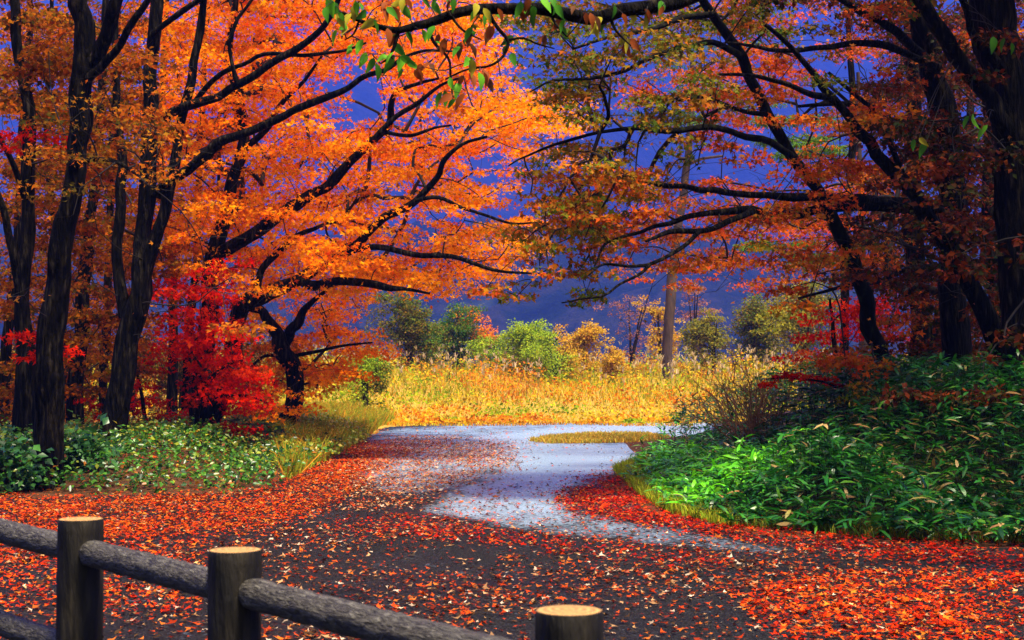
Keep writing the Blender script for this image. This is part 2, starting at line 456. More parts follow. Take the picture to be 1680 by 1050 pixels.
class Tree:
    """a tree: trunk and limbs along given lines, leaf sprays that get joined to them by grown twigs"""
    def __init__(s, name, label, cat, base, bark=None, group=None):
        s.base = np.array(base); s.root = root(name, tuple(base), label, cat, group)
        s.bark = bark or M_BARK
        s.nodes, s.cost, s.nr = [], [], []
        s.sprays = []          # centre, R, n, palette, size, shape
        s.seed = len(bpy.data.objects)
    def limb(s, name, P, R, sides=10, lump=0.16, k=4):
        P = np.asarray(P, float); R = np.asarray(R, float)
        C = catmull(P, k); Rc = np.interp(np.linspace(0, len(P) - 1, len(C)), np.arange(len(P)), R)
        C = C + (np.array([vnoise(np.arange(len(C)) * 0.45, np.full(len(C), 3.0 * q), s.seed + q) for q in range(3)]).T - 0.5) * np.minimum(Rc, 0.12)[:, None] * 0.9 * np.r_[0, np.ones(len(C) - 1)][:, None]
        V, Fq = tube(C, Rc, sides, lump, s.seed + len(s.nodes))
        o = obj(name, npmesh(name, local(V, s.base), Fq, s.bark, smooth=True), s.root)
        d = np.linalg.norm(C[0] - s.base) if not s.nodes else min(np.linalg.norm(np.array(s.nodes) - C[0], axis=1).argmin() * 0 + s.cost[np.linalg.norm(np.array(s.nodes) - C[0], axis=1).argmin()], 99)
        acc = d
        for i, p in enumerate(C):
            if i: acc += np.linalg.norm(C[i] - C[i - 1])
            s.nodes.append(p); s.cost.append(acc); s.nr.append(Rc[i])
        return o
    def pxlimb(s, name, pts, Y0, Y1, sides=10, lump=0.17, root_z=None):
        n = len(pts)
        Ys = np.linspace(Y0, Y1, n)
        P = [at(p[0], p[1], y) for p, y in zip(pts, Ys)]
        R = [max(0.006, p[2] * y / F) for p, y in zip(pts, Ys)]
        if root_z is not None:         # flare into the ground
            b = P[0].copy(); b[2] = root_z - 0.15
            P = [b] + P; R = [R[0] * 1.35] + R
        return s.limb(name, P, R, sides, lump)
    def spray(s, c, R, n, palette, size, shape='maple'):
        s.sprays.append((np.asarray(c, float), R, n, palette, size, shape))
    def finish(s, mat=None, twigmat=None, twig_r=0.0042, fine=3, flat=0.2, normal=(0, -0.4, 0.7), njit=0.6, w=0.22, droop=0.25):
        if not s.sprays: return
        mat = mat or M_LEAF
        K0 = len(s.nodes)
        nodes = list(s.nodes); cost = list(s.cost); par = [-1] * K0; cnt = [0] * K0
        N0 = np.array(s.nodes)
        cs = np.array([q[0] for q in s.sprays])
        d0 = np.array([np.linalg.norm(N0 - c, axis=1).min() for c in cs])
        arr = np.zeros((K0 + 2 * len(cs) + 2, 3)); arr[:K0] = N0
        ca = np.zeros(len(arr)); ca[:K0] = s.cost
        use = K0; chains = []
        for q in np.argsort(d0):
            c = cs[q]
            dd = np.linalg.norm(arr[:use] - c, axis=1) + w * ca[:use]
            i = int(dd.argmin()); p = arr[i]
            L = np.linalg.norm(c - p)
            mid = p * 0.5 + c * 0.5 + RNG.normal(size=3) * L * 0.09 + np.array((0, 0, 0.06 * L))
            arr[use] = mid; ca[use] = ca[i] + L * 0.5; par.append(i)
            arr[use + 1] = c; ca[use + 1] = ca[i] + L; par.append(use)
            use += 2
        cnt = np.zeros(use)
        for i in range(use - 1, K0 - 1, -1):
            if (i - K0) % 2 == 1: cnt[i] += 1
            if par[i] >= 0: cnt[par[i]] += cnt[i]
        rad = twig_r * np.sqrt(np.maximum(cnt, 1)) ** 1.05
        A = Acc()
        for j in range(K0, use, 2):
            i = par[j]
            P = catmull(arr[[i, j, j + 1]], 2)
            r0 = min(rad[j], s.nr[i] if i < K0 else 9)
            V, Fq = tube(P, np.linspace(r0, max(rad[j + 1] * 0.8, twig_r * 0.7), len(P)), 3 if r0 < 0.009 else 4 if r0 < 0.02 else 6)
            A.add(V, Fq)
        LV = {}
        for (c, R, n, palette, size, shape) in s.sprays:
            # fine twigs of the spray
            out = norm(c - s.base + RNG.normal(size=3) * 0.5) * np.array((1, 1, 0.2))
            for q in range(fine):
                if q and RNG.random() < 0.4: continue
                d = norm(RNG.normal(size=3) * np.array((1, 1, 0.3)) + out * 0.6)
                P = np.array([c, c + d * R * 0.5 + RNG.normal(size=3) * R * 0.08, c + d * R + np.array((0, 0, -0.12 * R))])
                V, Fq = tube(P, [twig_r * 0.8, twig_r * 0.6, twig_r * 0.4], 3)
                A.add(V, Fq)
            rho = R * np.sqrt(RNG.random(n)); th = RNG.random(n) * 2 * np.pi
            ca_, sa_ = np.cos(th), np.sin(th)
            off = np.stack([rho * ca_, rho * sa_, flat * R * RNG.normal(size=n) * 0.55 - droop * rho ** 2 / R], -1)
            nr = np.array(normal)[None] + RNG.normal(size=(n, 3)) * njit + 0.25 * off / R
            tp = off * np.array((1, 1, 0)) / R + RNG.normal(size=(n, 3)) * 0.5 + np.array((0, 0, -0.35))
            base = pal(palette, 1, 0.0)[0]
            col = pal(palette, n, 0.2) * 0.62 + base * 0.38 * (1 + 0.15 * RNG.normal())
            sz = size * np.clip(1 + 0.25 * RNG.normal(size=n), 0.5, 1.6)
            LV.setdefault(shape, Acc()).add(*leaves(c + off, nr, tp, sz, col, shape))
        obj('twigs', A.mesh('twigs', twigmat or M_TWIG, s.base), s.root)['kind'] = 'stuff'
        for sh, a in LV.items():
            obj('crown', a.mesh('crown', mat, s.base), s.root)['kind'] = 'stuff'

def gz(px, py, Y):
    p = at(px, py, Y)
    return float(H(p[0], p[1]))

def base_of(px, Y):
    p = at(px, 600, Y)
    return np.array((p[0], Y, float(H(p[0], Y))))

def mk(name, label, px, Y, cat='tree', bark=None, group=None):
    return Tree(name, label, cat, base_of(px, Y), bark, group)

G_L, G_R = 'trees of the left wood edge', 'trees of the right wood edge'
# left wood ---------------------------------------------------------------
TA = mk('maple_tree', 'big orange maple with leaning limbs reaching over the road', 338, 28.5, group=G_L)
TA.pxlimb('trunk', [(338, 752, 21.6), (334, 680, 18.0), (334, 600, 16.2), (345, 500, 14.4), (352, 420, 13.5), (366, 360, 10.8), (380, 288, 9.9), (396, 240, 9.9),
                    (396, 192, 9), (388, 140, 8), (377, 92, 6), (384, 40, 5), (392, -40, 4)], 28.5, 28.5, 12, root_z=TA.base[2])
TA.pxlimb('branch', [(342, 700, 15), (376, 624, 14), (386, 560, 14), (396, 505, 15), (432, 480, 12), (480, 463, 10), (532, 433, 9), (576, 408, 8), (602, 380, 7),
                     (640, 354, 6.5), (680, 328, 6), (718, 290, 5), (731, 260, 4), (760, 236, 3), (800, 225, 2)], 28.4, 26.5)
TA.pxlimb('branch', [(488, 462, 9), (516, 467, 8), (560, 458, 7), (608, 464, 6), (640, 471, 5), (668, 474, 3), (705, 482, 2)], 27.5, 27)
TA.pxlimb('branch', [(565, 414, 6), (620, 405, 5), (680, 416, 5), (740, 420, 4), (780, 432, 3.5), (820, 444, 2.5), (864, 448, 1.8), (895, 450, 1.2)], 27.4, 26)
TA.pxlimb('branch', [(352, 425, 11), (400, 394, 10), (444, 362, 10), (500, 325, 9), (540, 300, 8), (580, 262, 7), (610, 232, 6), (636, 205, 6), (641, 165, 5), (655, 148, 4), (684, 136, 3), (720, 128, 2)], 28.4, 26.8)
TA.pxlimb('branch', [(632, 218, 4), (655, 221, 3.5), (682, 220, 3), (712, 210, 2), (740, 205, 1.5)], 27, 26.6)
TA.pxlimb('branch', [(614, 228, 5), (652, 190, 4), (690, 165, 3.5), (722, 140, 2.5), (760, 125, 1.8)], 27, 26.6)
TA.pxlimb('branch', [(682, 330, 4), (720, 324, 3.2), (760, 340, 2.8), (800, 354, 2.3), (840, 366, 1.8), (890, 364, 1.2)], 26.9, 26.2)
TA.pxlimb('branch', [(396, 248, 7), (425, 225, 6), (446, 198, 5), (460, 172, 4), (500, 130, 3), (530, 90, 2)], 28.5, 27.6)
TA.pxlimb('branch', [(420, 484, 7), (432, 440, 6), (470, 400, 5), (490, 385, 4), (520, 372, 3)], 28.3, 28)

TB = mk('maple_tree', 'small crooked maple with forked trunk at the grass edge', 463, 34, group=G_L)
TB.pxlimb('trunk', [(463, 726, 18), (476, 680, 16), (483, 635, 15), (477, 595, 15), (462, 566, 14), (447, 538, 11), (430, 514, 8), (408, 504, 6), (385, 490, 4)], 34, 33.5, 12, 0.16, root_z=TB.base[2])
TB.pxlimb('branch', [(464, 570, 10), (478, 548, 9), (486, 535, 8), (500, 505, 5), (530, 480, 3), (565, 465, 2)], 34, 33.4)
TB.pxlimb('branch', [(478, 586, 4), (520, 578, 3), (560, 568, 2.2), (610, 562, 1.5)], 34, 33)
TB.pxlimb('branch', [(474, 590, 4), (440, 584, 3), (415, 600, 2.2), (385, 632, 1.8), (375, 640, 1.4)], 34, 33)

TC = mk('maple_tree', 'dark twin stemmed maple with long limbs rising to the right', 180, 25.5, group=G_L)
TC.pxlimb('trunk', [(178, 768, 24.4), (190, 700, 21.0), (206, 600, 19.3), (222, 520, 20.2), (234, 440, 16.8), (231, 390, 14.3), (240, 300, 13.4), (246, 200, 12.6), (250, 120, 11.8), (255, 50, 10.9), (259, -40, 9.2), (262, -160, 6.7)], 25.5, 25.5, 12, root_z=TC.base[2])
TC.pxlimb('trunk', [(232, 470, 11.8), (260, 390, 9.2), (275, 330, 10.1), (292, 240, 8.4), (305, 170, 7.6), (320, 100, 7.6), (327, 50, 6.7), (337, -40, 5.0), (345, -130, 3.4)], 25.4, 25, 10)
TC.pxlimb('trunk', [(206, 520, 10.9), (196, 420, 9.2), (199, 320, 9.2), (202, 260, 8.4), (192, 180, 6.7), (190, 60, 5.0), (195, -60, 3.4)], 25.6, 26.3, 10)
TC.pxlimb('branch', [(256, 322, 9), (278, 300, 9), (308, 280, 8), (352, 240, 8), (400, 219, 7.5), (456, 196, 7), (500, 172, 6), (560, 148, 5.5), (600, 125, 5), (634, 115, 4), (660, 96, 3), (698, 84, 2.5), (742, 84, 1.6)], 25.4, 23.5)
TC.pxlimb('branch', [(262, 212, 8), (282, 188, 8), (320, 171, 8), (368, 152, 7.5), (404, 132, 7), (440, 108, 6.5), (480, 84, 6), (520, 52, 5.5), (544, 24, 5), (566, -20, 4), (590, -70, 3)], 25.4, 23.6)
TC.pxlimb('branch', [(318, 170, 5), (345, 138, 4.5), (372, 116, 4), (410, 100, 3.6), (440, 88, 3.4), (500, 91, 3), (560, 84, 2.4), (600, 70, 1.8)], 25.2, 24)
TC.pxlimb('branch', [(390, 138, 4), (384, 110, 3.5), (377, 80, 3), (386, 40, 3), (410, 5, 2.4), (440, -40, 2)], 24.7, 24.5)
TC.pxlimb('branch', [(246, 60, 6), (300, 20, 5), (360, -20, 4), (430, -60, 3)], 25.4, 24.6)

TD = mk('maple_tree', 'thick dark maple trunk at the left, forking near the top', 72, 20.4, group=G_L)
TD.pxlimb('trunk', [(72, 800, 29.4), (76, 700, 25.2), (84, 600, 21.8), (92, 500, 20.2), (104, 420, 18.5), (112, 340, 16.8), (122, 260, 15.1), (132, 180, 16.8), (138, 100, 17.6), (134, 40, 16.0), (130, -40, 15.1), (126, -200, 10.9)], 20.4, 20.4, 14, root_z=TD.base[2])
TD.pxlimb('branch', [(140, 112, 13), (160, 85, 12), (175, 42, 11), (190, 10, 10), (206, -40, 9), (235, -140, 6)], 20.4, 20)
TD.pxlimb('branch', [(146, 130, 8), (172, 104, 7), (195, 75, 6), (215, 45, 6), (240, 5, 5), (275, -50, 4)], 20.3, 19.6)
TD.pxlimb('branch', [(118, 270, 6), (150, 262, 4), (190, 265, 3), (230, 290, 2)], 20.3, 19.4)

TE = mk('slender_tree', 'slender dark tree at the left edge behind the thick trunk', 48, 24.5, group=G_L)
TE.pxlimb('trunk', [(50, 770, 20.4), (42, 680, 17.0), (42, 560, 14.4), (38, 480, 12.8), (46, 400, 11.0), (50, 300, 11.0), (48, 200, 10.2), (36, 100, 8.5), (22, 0, 7.6), (12, -120, 6.0)], 24.5, 24.5, 10, root_z=TE.base[2])
TE.pxlimb('branch', [(36, 500, 8), (22, 430, 7), (10, 360, 6), (-12, 300, 5)], 24.5, 24)
TE.pxlimb('branch', [(44, 330, 6), (20, 270, 5), (-5, 215, 4)], 24.5, 24)
TF = mk('slender_tree', 'thin straight trunk between the two thick left trunks', 127, 31, group=G_L)
TF.pxlimb('trunk', [(125, 738, 15), (128, 640, 13), (135, 520, 12), (141, 420, 10), (150, 350, 9), (158, 280, 8), (165, 180, 7), (172, 60, 6), (178, -60, 5)], 31, 31, 10, root_z=TF.base[2])
back_left = []
for i, (px, Y, r, top, lab) in enumerate([
        (5, 36, 9, 40, 'leaning thin trunk at the left edge of the wood'),
        (100, 42, 6, 75, 'thin far trunk left of the twin stemmed maple'),
        (168, 39, 7, 185, 'thin far trunk seen left of the twin stems'),
        (282, 41, 8, 262, 'thin far trunk right of the twin stems above the red leaves'),
        (305, 38, 7, 330, 'thin far trunk beside the big orange maple')]):
    t = mk('slender_tree', lab, px, Y, group='thin trunks deep in the left wood')
    t.pxlimb('trunk', [(px, 730 - (Y - 30) * 1.4, r * 1.2), (px + 4, 560, r), ((px + top) / 2 + 6, 400, r * .9), (top, 220, r * .8), (top + 8, 60, r * .6), (top + 10, -60, r * .5)], Y, Y, 8, root_z=t.base[2])
    back_left.append(t)

# right wood ---------------------------------------------------------------
TJ = mk('broadleaf_tree', 'mossy leaning tree curving up to the left over the green bank', 1458, 22.5, bark=M_BARKM, group=G_R)
TJ.pxlimb('trunk', [(1460, 640, 15.6), (1446, 590, 13.9), (1427, 515, 12.3), (1408, 450, 11.5), (1380, 385, 10.7), (1345, 320, 9.8), (1310, 270, 9.8), (1270, 205, 9.0), (1242, 150, 9.0), (1215, 95, 8.2), (1180, 40, 7.4), (1150, -5, 6.6), (1110, -70, 5.7), (1070, -150, 4.1)], 22.5, 20, 12, root_z=TJ.base[2])
TJ.pxlimb('branch', [(1306, 262, 6), (1262, 232, 5.5), (1210, 220, 5), (1168, 208, 5), (1096, 215, 4.5), (1040, 210, 4), (980, 218, 3.2), (912, 236, 2.5), (860, 258, 1.8), (835, 272, 1.2)], 21, 18.5)
TJ.pxlimb('branch', [(1215, 92, 6), (1170, 70, 5), (1120, 77, 4.5), (1064, 96, 4), (1024, 116, 3.5), (972, 128, 2.8), (908, 132, 2), (870, 150, 1.2)], 20.6, 18)
TJ.pxlimb('branch', [(1168, 24, 6), (1120, 30, 5), (1060, 50, 4), (1000, 60, 3), (940, 80, 2)], 20.2, 18)
TJ.pxlimb('branch', [(985, 215, 3.5), (998, 190, 3), (992, 160, 2.6), (984, 140, 2)], 18.8, 18.5)
TJ.pxlimb('branch', [(1260, 188, 5), (1210, 180, 4), (1160, 160, 3), (1110, 165, 2)], 21, 20)
TK = mk('broadleaf_tree', 'leaning bare trunk rising from the far right bank behind the mossy tree', 1650, 21, group=G_R)
TK.pxlimb('trunk', [(1655, 640, 18.7), (1625, 540, 17.0), (1590, 460, 15.3), (1545, 385, 13.6), (1500, 320, 11.9), (1460, 275, 10.2), (1430, 240, 9.3), (1400, 205, 8.5), (1365, 160, 6.8), (1335, 120, 5.1), (1300, 80, 4.2), (1255, 40, 3.4)], 21, 19.5, 12, root_z=TK.base[2])
TK.pxlimb('branch', [(1372, 165, 6), (1330, 155, 5), (1280, 135, 4), (1230, 125, 3), (1180, 122, 2)], 19.8, 18.5)
TK.pxlimb('branch', [(1490, 312, 6), (1440, 190, 5), (1420, 170, 4), (1360, 120, 2.5)], 20.4, 20)
TM = mk('broadleaf_tree', 'upright dark trunk whose two limbs stretch left across the blue gap', 1575, 24, group=G_R)
TM.pxlimb('trunk', [(1575, 640, 25), (1566, 500, 23), (1561, 380, 22), (1558, 260, 20), (1545, 170, 20), (1525, 100, 19), (1512, 30, 18), (1500, -50, 16), (1490, -160, 12)], 24, 23, 12, root_z=TM.base[2])
TM.pxlimb('branch', [(1560, 352, 10), (1500, 336, 9), (1450, 330, 8), (1400, 326, 7.5), (1340, 322, 7), (1260, 322, 6), (1200, 316, 5.5), (1160, 312, 5), (1112, 306, 4.5), (1056, 296, 4), (1028, 284, 3.2), (1000, 272, 2.2)], 23.4, 18)
TM.pxlimb('branch', [(1520, 345, 9), (1440, 340, 8), (1390, 340, 8), (1330, 346, 8), (1270, 354, 7.5), (1234, 346, 7), (1160, 349, 5), (1110, 362, 4), (1064, 376, 3.4), (1020, 388, 2.8), (992, 402, 2.2), (975, 436, 1.4)], 23.2, 17.6)
TM.pxlimb('branch', [(1236, 346, 6), (1200, 362, 5.5), (1160, 378, 5), (1096, 381, 4), (1060, 396, 2)], 20, 18)
TM.pxlimb('branch', [(1150, 378, 3.6), (1114, 410, 3.2), (1072, 432, 3), (1040, 437, 2.6), (990, 434, 2.2), (966, 452, 1.4)], 18.8, 17.4)
TM.pxlimb('branch', [(1066, 434, 3), (1046, 452, 2.6), (1018, 466, 2.2), (992, 484, 2), (950, 491, 1.6), (922, 497, 1)], 18.2, 17.2)
TM.pxlimb('branch', [(1530, 110, 10), (1496, 78, 8), (1468, 48, 7.5), (1428, 28, 6.5), (1380, 0, 5), (1320, -40, 4)], 23, 20.5)
TM.pxlimb('branch', [(1540, 110, 8), (1500, 95, 6), (1444, 72, 6), (1380, 74, 5), (1330, 80, 4.5), (1280, 84, 4), (1240, 76, 3), (1190, 70, 2)], 22.8, 19.5)
TM.pxlimb('branch', [(1558, 260, 8), (1500, 215, 6), (1440, 190, 5), (1380, 170, 4), (1310, 175, 2.4)], 23.4, 21)
TM.pxlimb('branch', [(1562, 440, 7), (1500, 440, 5), (1440, 462, 4), (1380, 470, 3), (1310, 490, 2)], 23.8, 21)
TN = mk('broadleaf_tree', 'broad dark trunk filling the right edge', 1690, 19.5, group=G_R)
TN.pxlimb('trunk', [(1690, 650, 50), (1685, 500, 42), (1680, 350, 38), (1666, 220, 36), (1650, 120, 35), (1632, 30, 36), (1622, -60, 36), (1610, -200, 28)], 19.5, 19.5, 14, root_z=TN.base[2])
TN.pxlimb('branch', [(1668, 262, 16), (1640, 190, 15), (1612, 146, 14), (1580, 100, 13), (1545, 50, 12), (1515, 10, 11), (1485, -40, 10), (1440, -110, 7)], 19.4, 18.6)
TN.pxlimb('branch', [(1650, 120, 9), (1600, 60, 7), (1580, 0, 6), (1550, -60, 5)], 19.4, 18.4)
back_right = []
for (px, Y, r, top, lab) in [
        (1512, 30, 17, 1500, 'dark straight trunk in the shade right of the mossy leaning tree'),
        (1640, 28, 22, 1632, 'dark thick trunk in the shade near the right edge'),
        (1540, 38, 9, 1590, 'thin far trunk in the deep shade of the right wood'),
        (1385, 40, 7, 1400, 'thin far trunk behind the mossy leaning tree')]:
    t = mk('dark_tree', lab, px, Y, group='trunks in the shade of the right wood')
    t.pxlimb('trunk', [(px, 640, r * 1.2), (px + 2, 520, r), ((px + top) / 2 - 6, 380, r * .9), (top, 220, r * .8), (top - 8, 60, r * .7), (top - 10, -80, r * .5)], Y, Y, 8, root_z=t.base[2])
    back_right.append(t)
TQ, TW, TX, TZ = back_right

# red saplings
S1 = mk('red_maple', 'crimson maple sapling glowing between the left trunks', 245, 30.5)
S1.pxlimb('trunk', [(246, 742, 5), (240, 690, 4), (232, 640, 3), (222, 600, 2)], 30.5, 30.5, 6, root_z=S1.base[2])
S2 = mk('red_maple', 'scarlet maple sapling spreading right beneath the big orange maple', 330, 27)
S2.pxlimb('trunk', [(318, 745, 6), (322, 690, 5), (335, 640, 4), (368, 600, 3), (400, 590, 2)], 27, 26.6, 6, root_z=S2.base[2])
S2.pxlimb('branch', [(328, 660, 3), (370, 650, 3), (410, 650, 2), (440, 662, 1.5)], 26.9, 26.4, 6)
S4 = mk('red_maple', 'orange red young maple behind the mossy leaning trunk', 1375, 33)
S4.pxlimb('trunk', [(1378, 640, 5), (1372, 590, 4), (1366, 540, 3.4), (1362, 490, 2)], 33, 33, 6, root_z=S4.base[2])
S5 = mk('red_maple', 'dark crimson maple in the shade of the right wood', 1560, 26)
S5.pxlimb('trunk', [(1558, 640, 6), (1552, 590, 5), (1560, 530, 4), (1572, 480, 3), (1580, 440, 2)], 26, 26, 6, root_z=S5.base[2])
S3 = mk('red_maple', 'low flat scarlet maple sprig beside the bare twiggy shrub', 1330, 22)
S3.pxlimb('trunk', [(1385, 660, 2.5), (1372, 636, 2), (1340, 624, 2), (1290, 620, 1.6), (1256, 622, 1.2)], 21.4, 21.8, 5, root_z=float(H(at(1385, 660, 21.4)[0], 21.4)))

# ------------------------------------------------------------------ foliage map: which leaves hang where (cells of 40 px), hung at real depths
GRID = [
 "ooooooOOOOOOoOOOOOOOOGGGGGGGGTTgtttTTDDDTD",
 "ooooooOOOOOOooOOOOOOo.GGGGGGGGTTggttTTDDTD",
 "oooooooOOOOOOooOOOOOo.gGGGGGGTTTTgt.tTDDDD",
 "oooooooOOOOOO...ooOOO.gGg.TTGTTTTt.tTTDDDD",
 "oooooooOOOOOOo..ooOOOOOg..gGgTTTt.tTTTDDDD",
 "rroooooOOOOOOOoOOOOOOOOgG..GgTtt.ttTTDDDTD",
 "oooooooOOOOOOOOOOOO..OGGgg.g....ttTTDDDTDD",
 "oooooooOOOOOOOOOOOOOoGGGGGGTtTT.tTTTDDDDDD",
 "oooooooOOOOOOOOOo.Oo.gGGGTTTTTTTTTTTTDDDDD",
 "rooooooOOOOOOOOO..OOOOGGGTTTTTTtTTTTTDDDDD",
 "ooooooooOOOOOOOOOOOOOoGGt.tTTT.gtTTTTTDDDD",
 "ooooooorrOOOOOOOOOOOg.GG..t.t..gtttTTTDDDD",
 "oooooorrrrOOOOO................yyttRRTDDTD",
 "rooooorRRroOOOO................yyRRRtTTTTD",
 "oroooorRRRrOOOO..................rttTTTTDD",
 "oorooRRrRRRoOOo...................ygddDDDD",
 "oroorRRrRRRo..............................",
 "o.rorRRrrrr...............................",
 "....rRr...................................",
]
TOPS = ["oooooooOOOOOOOooo.......gggTTTTDDDDDDDDDDD"] * 7
owners = {
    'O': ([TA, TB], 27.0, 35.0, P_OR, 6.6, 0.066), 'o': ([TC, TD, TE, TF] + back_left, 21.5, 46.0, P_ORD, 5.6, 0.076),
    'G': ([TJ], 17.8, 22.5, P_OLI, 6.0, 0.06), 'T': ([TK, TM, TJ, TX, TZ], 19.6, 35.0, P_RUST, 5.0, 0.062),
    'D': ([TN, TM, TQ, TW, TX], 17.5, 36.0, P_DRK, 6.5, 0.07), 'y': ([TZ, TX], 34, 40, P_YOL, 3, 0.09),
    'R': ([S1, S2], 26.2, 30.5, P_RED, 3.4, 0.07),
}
def depth_of(ch, x, y):
    pass
def near_gap(cx, cy):
    r, c = int(cy // 40), int(cx // 40)
    return any(0 <= r + a < 12 and 0 <= c + b < 42 and GRID[r + a][c + b] == '.' for a, b in ((0, 1), (0, -1), (1, 0), (-1, 0)))
def fill(ch, cx, cy):
    if near_gap(cx, cy): return
    # far side of the crowns: bigger, coarser sprays
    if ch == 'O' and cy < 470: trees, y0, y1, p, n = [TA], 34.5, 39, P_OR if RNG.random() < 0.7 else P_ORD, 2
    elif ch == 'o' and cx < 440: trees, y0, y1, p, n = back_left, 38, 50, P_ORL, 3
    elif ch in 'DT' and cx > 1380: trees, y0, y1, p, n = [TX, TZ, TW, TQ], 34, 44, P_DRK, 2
    else: return
    for q in range(n):
        c = at(cx + (RNG.random() - 0.5) * 48, cy + (RNG.random() - 0.5) * 48, RNG.uniform(y0, y1))
        if c[2] < H(c[0], c[1]) + 0.3: continue
        best = trees[0] if len(trees) == 1 else min(trees, key=lambda t: np.linalg.norm(np.array(t.nodes) - c, axis=1).min())
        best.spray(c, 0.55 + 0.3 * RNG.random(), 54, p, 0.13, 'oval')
def hang(ch, cx, cy, w, dens):
    up = ch.upper() if ch in 'rgtd' else ch
    trees, y0, y1, p, k, size = owners[up]
    if ch in 'rgtd': k = k * 0.5
    if up == 'O' and cy > 470: trees, y0, y1 = [TB], 34.1, 36.5
    if ch == 'o' and 440 < cx < 900: up, (trees, y0, y1, p, k, size) = 'O', owners['O']; k *= 0.5
    if ch == 'o' and cx < 420:
        if cy > 250: y0 = 26.6
        if cx < 290: p = P_ORL
    if up == 'O' and cx < 330: trees, y0, y1 = [TC, TA], 26.2, 34
    if up == 'O' and cx > 760: p = P_ORY if RNG.random() < 0.6 else P_OR
    if up == 'R' and cx > 1200:
        trees, y0, y1 = ([S4], 31.5, 34.5); k *= 2
    elif up == 'R':
        trees, y0, y1 = ([S1], 29.5, 32) if (cx < 300 and cy > 560) else ([S2], 26, 28)
        if cx < 120 or cy < 440: trees, y0, y1 = [TE, TD], 20.5, 23
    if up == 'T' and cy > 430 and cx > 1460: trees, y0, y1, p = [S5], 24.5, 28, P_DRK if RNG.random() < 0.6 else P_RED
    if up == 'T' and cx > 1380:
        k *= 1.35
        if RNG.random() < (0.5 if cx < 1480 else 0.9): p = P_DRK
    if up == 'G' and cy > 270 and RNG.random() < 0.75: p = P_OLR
    n = RNG.poisson(k * dens / 2.5)
    cs = []; gap = 0.62 if near_gap(cx, cy) else 1.0
    for q in range(n):          # tiers: a few sprays side by side make one flat layer
        Y = y0 + (y1 - y0) * RNG.random() ** 1.25
        c0 = at(cx + (RNG.random() - 0.5) * w * 1.15, cy + (RNG.random() - 0.5) * w * 1.15, Y)
        sl = RNG.normal() * 0.12
        for e in range(RNG.integers(2, 4)):
            d = RNG.normal(size=2) * np.array((0.34 * gap, 0.3)) * Y / 28
            cs.append(c0 + np.array((d[0], d[1], d[0] * sl + RNG.normal() * (0.2 if up == 'R' else 0.06))))
    for c in cs:
        Y = c[1]
        if up == 'R' and 425 < topix(*c)[0] < 1000: continue      # keeps clear of the crooked maple's trunk
        if c[2] < H(c[0], c[1]) + 0.25: continue
        best = trees[0] if len(trees) == 1 else min(trees, key=lambda t: np.linalg.norm(np.array(t.nodes) - c, axis=1).min())
        R = (0.24 + 0.34 * RNG.random() ** 1.3) * (Y / 28) ** 0.8 * (0.75 if gap < 1 else 1)
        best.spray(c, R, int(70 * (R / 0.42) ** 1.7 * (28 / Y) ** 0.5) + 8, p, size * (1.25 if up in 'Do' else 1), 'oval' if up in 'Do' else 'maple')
for r, row in enumerate(GRID):
    for c, ch in enumerate(row):
        if ch != '.': hang(ch, c * 40 + 20, r * 40 + 20, 40, 1.0); fill(ch, c * 40 + 20, r * 40 + 20)
for r, row in enumerate(TOPS):
    for c, ch in enumerate(row):
        if ch != '.': hang(ch, c * 40 + 20, -r * 40 - 20, 40, 0.55)
for q in range(26):   # brown thin foliage in front of the thick left trunks
    t = TD if q % 2 else TC
    t.spray(at(RNG.uniform(60, 290), RNG.uniform(140, 330), RNG.uniform(18.6, 20.0) if q % 2 else RNG.uniform(23.8, 25)), 0.42, 46, P_ORD if q % 3 else [((0.10, 0.06, 0.01), 3), ((0.2, 0.08, 0.008), 3), ((0.06, 0.06, 0.008), 2)], 0.055)
for q in range(90):   # nearly bare fine twigs in front of the trunks
    if q % 2:
        t = (TC, TD, TA)[q % 3]; Y = t.base[1] - RNG.uniform(0.2, 1.6); c = at(RNG.uniform(10, 470), RNG.uniform(120, 560), Y)
    else:
        t = (TM, TK, TJ)[q % 3]; Y = t.base[1] - RNG.uniform(0.4, 2.4); c = at(RNG.uniform(1000, 1660), RNG.uniform(60, 520), Y)
    t.spray(c, RNG.uniform(0.3, 0.7), 5, P_ORD, 0.05)
for q in range(17):   # the low scarlet sprig
    x = RNG.uniform(1250, 1378)
    S3.spray(at(x, 634 - 22 * math.sin((x - 1240) / 140 * 2.6) + RNG.normal() * 3 + (x - 1250) * 0.06, RNG.uniform(21.4, 22.2)), 0.13, 24, P_RED, 0.055)
# unseen limbs and leaf sprays added overhead to shade the bank and left trees
for (t, n, xr, yr, zr, p) in [(TN, 250, (5.4, 13), (11, 23), (7.6, 10.5), P_OLI), (TD, 110, (-12, -5.5), (15, 21.5), (8.0, 11), P_ORD)]:
    t.limb('branch', [at(126, -200, 20.4) if t is TD else at(1610, -200, 19.5), np.array((np.mean(xr), np.mean(yr), zr[0])), np.array((np.mean(xr) + 1.5, np.mean(yr) - 2, zr[1]))], [0.15, 0.09, 0.04], 8)
    for q in range(n):
        t.spray((RNG.uniform(*xr), RNG.uniform(*yr), RNG.uniform(*zr)), 0.75, 40, p, 0.2, 'oval')
for t in [TA, TB, TC, TD, TE, TF, S1, S2, S3, S4, S5] + back_left: t.finish(fine=2, twig_r=0.0052)
for t in [TJ, TK, TM, TN] + back_right: t.finish(M_LEAFD, fine=2, twig_r=0.005)

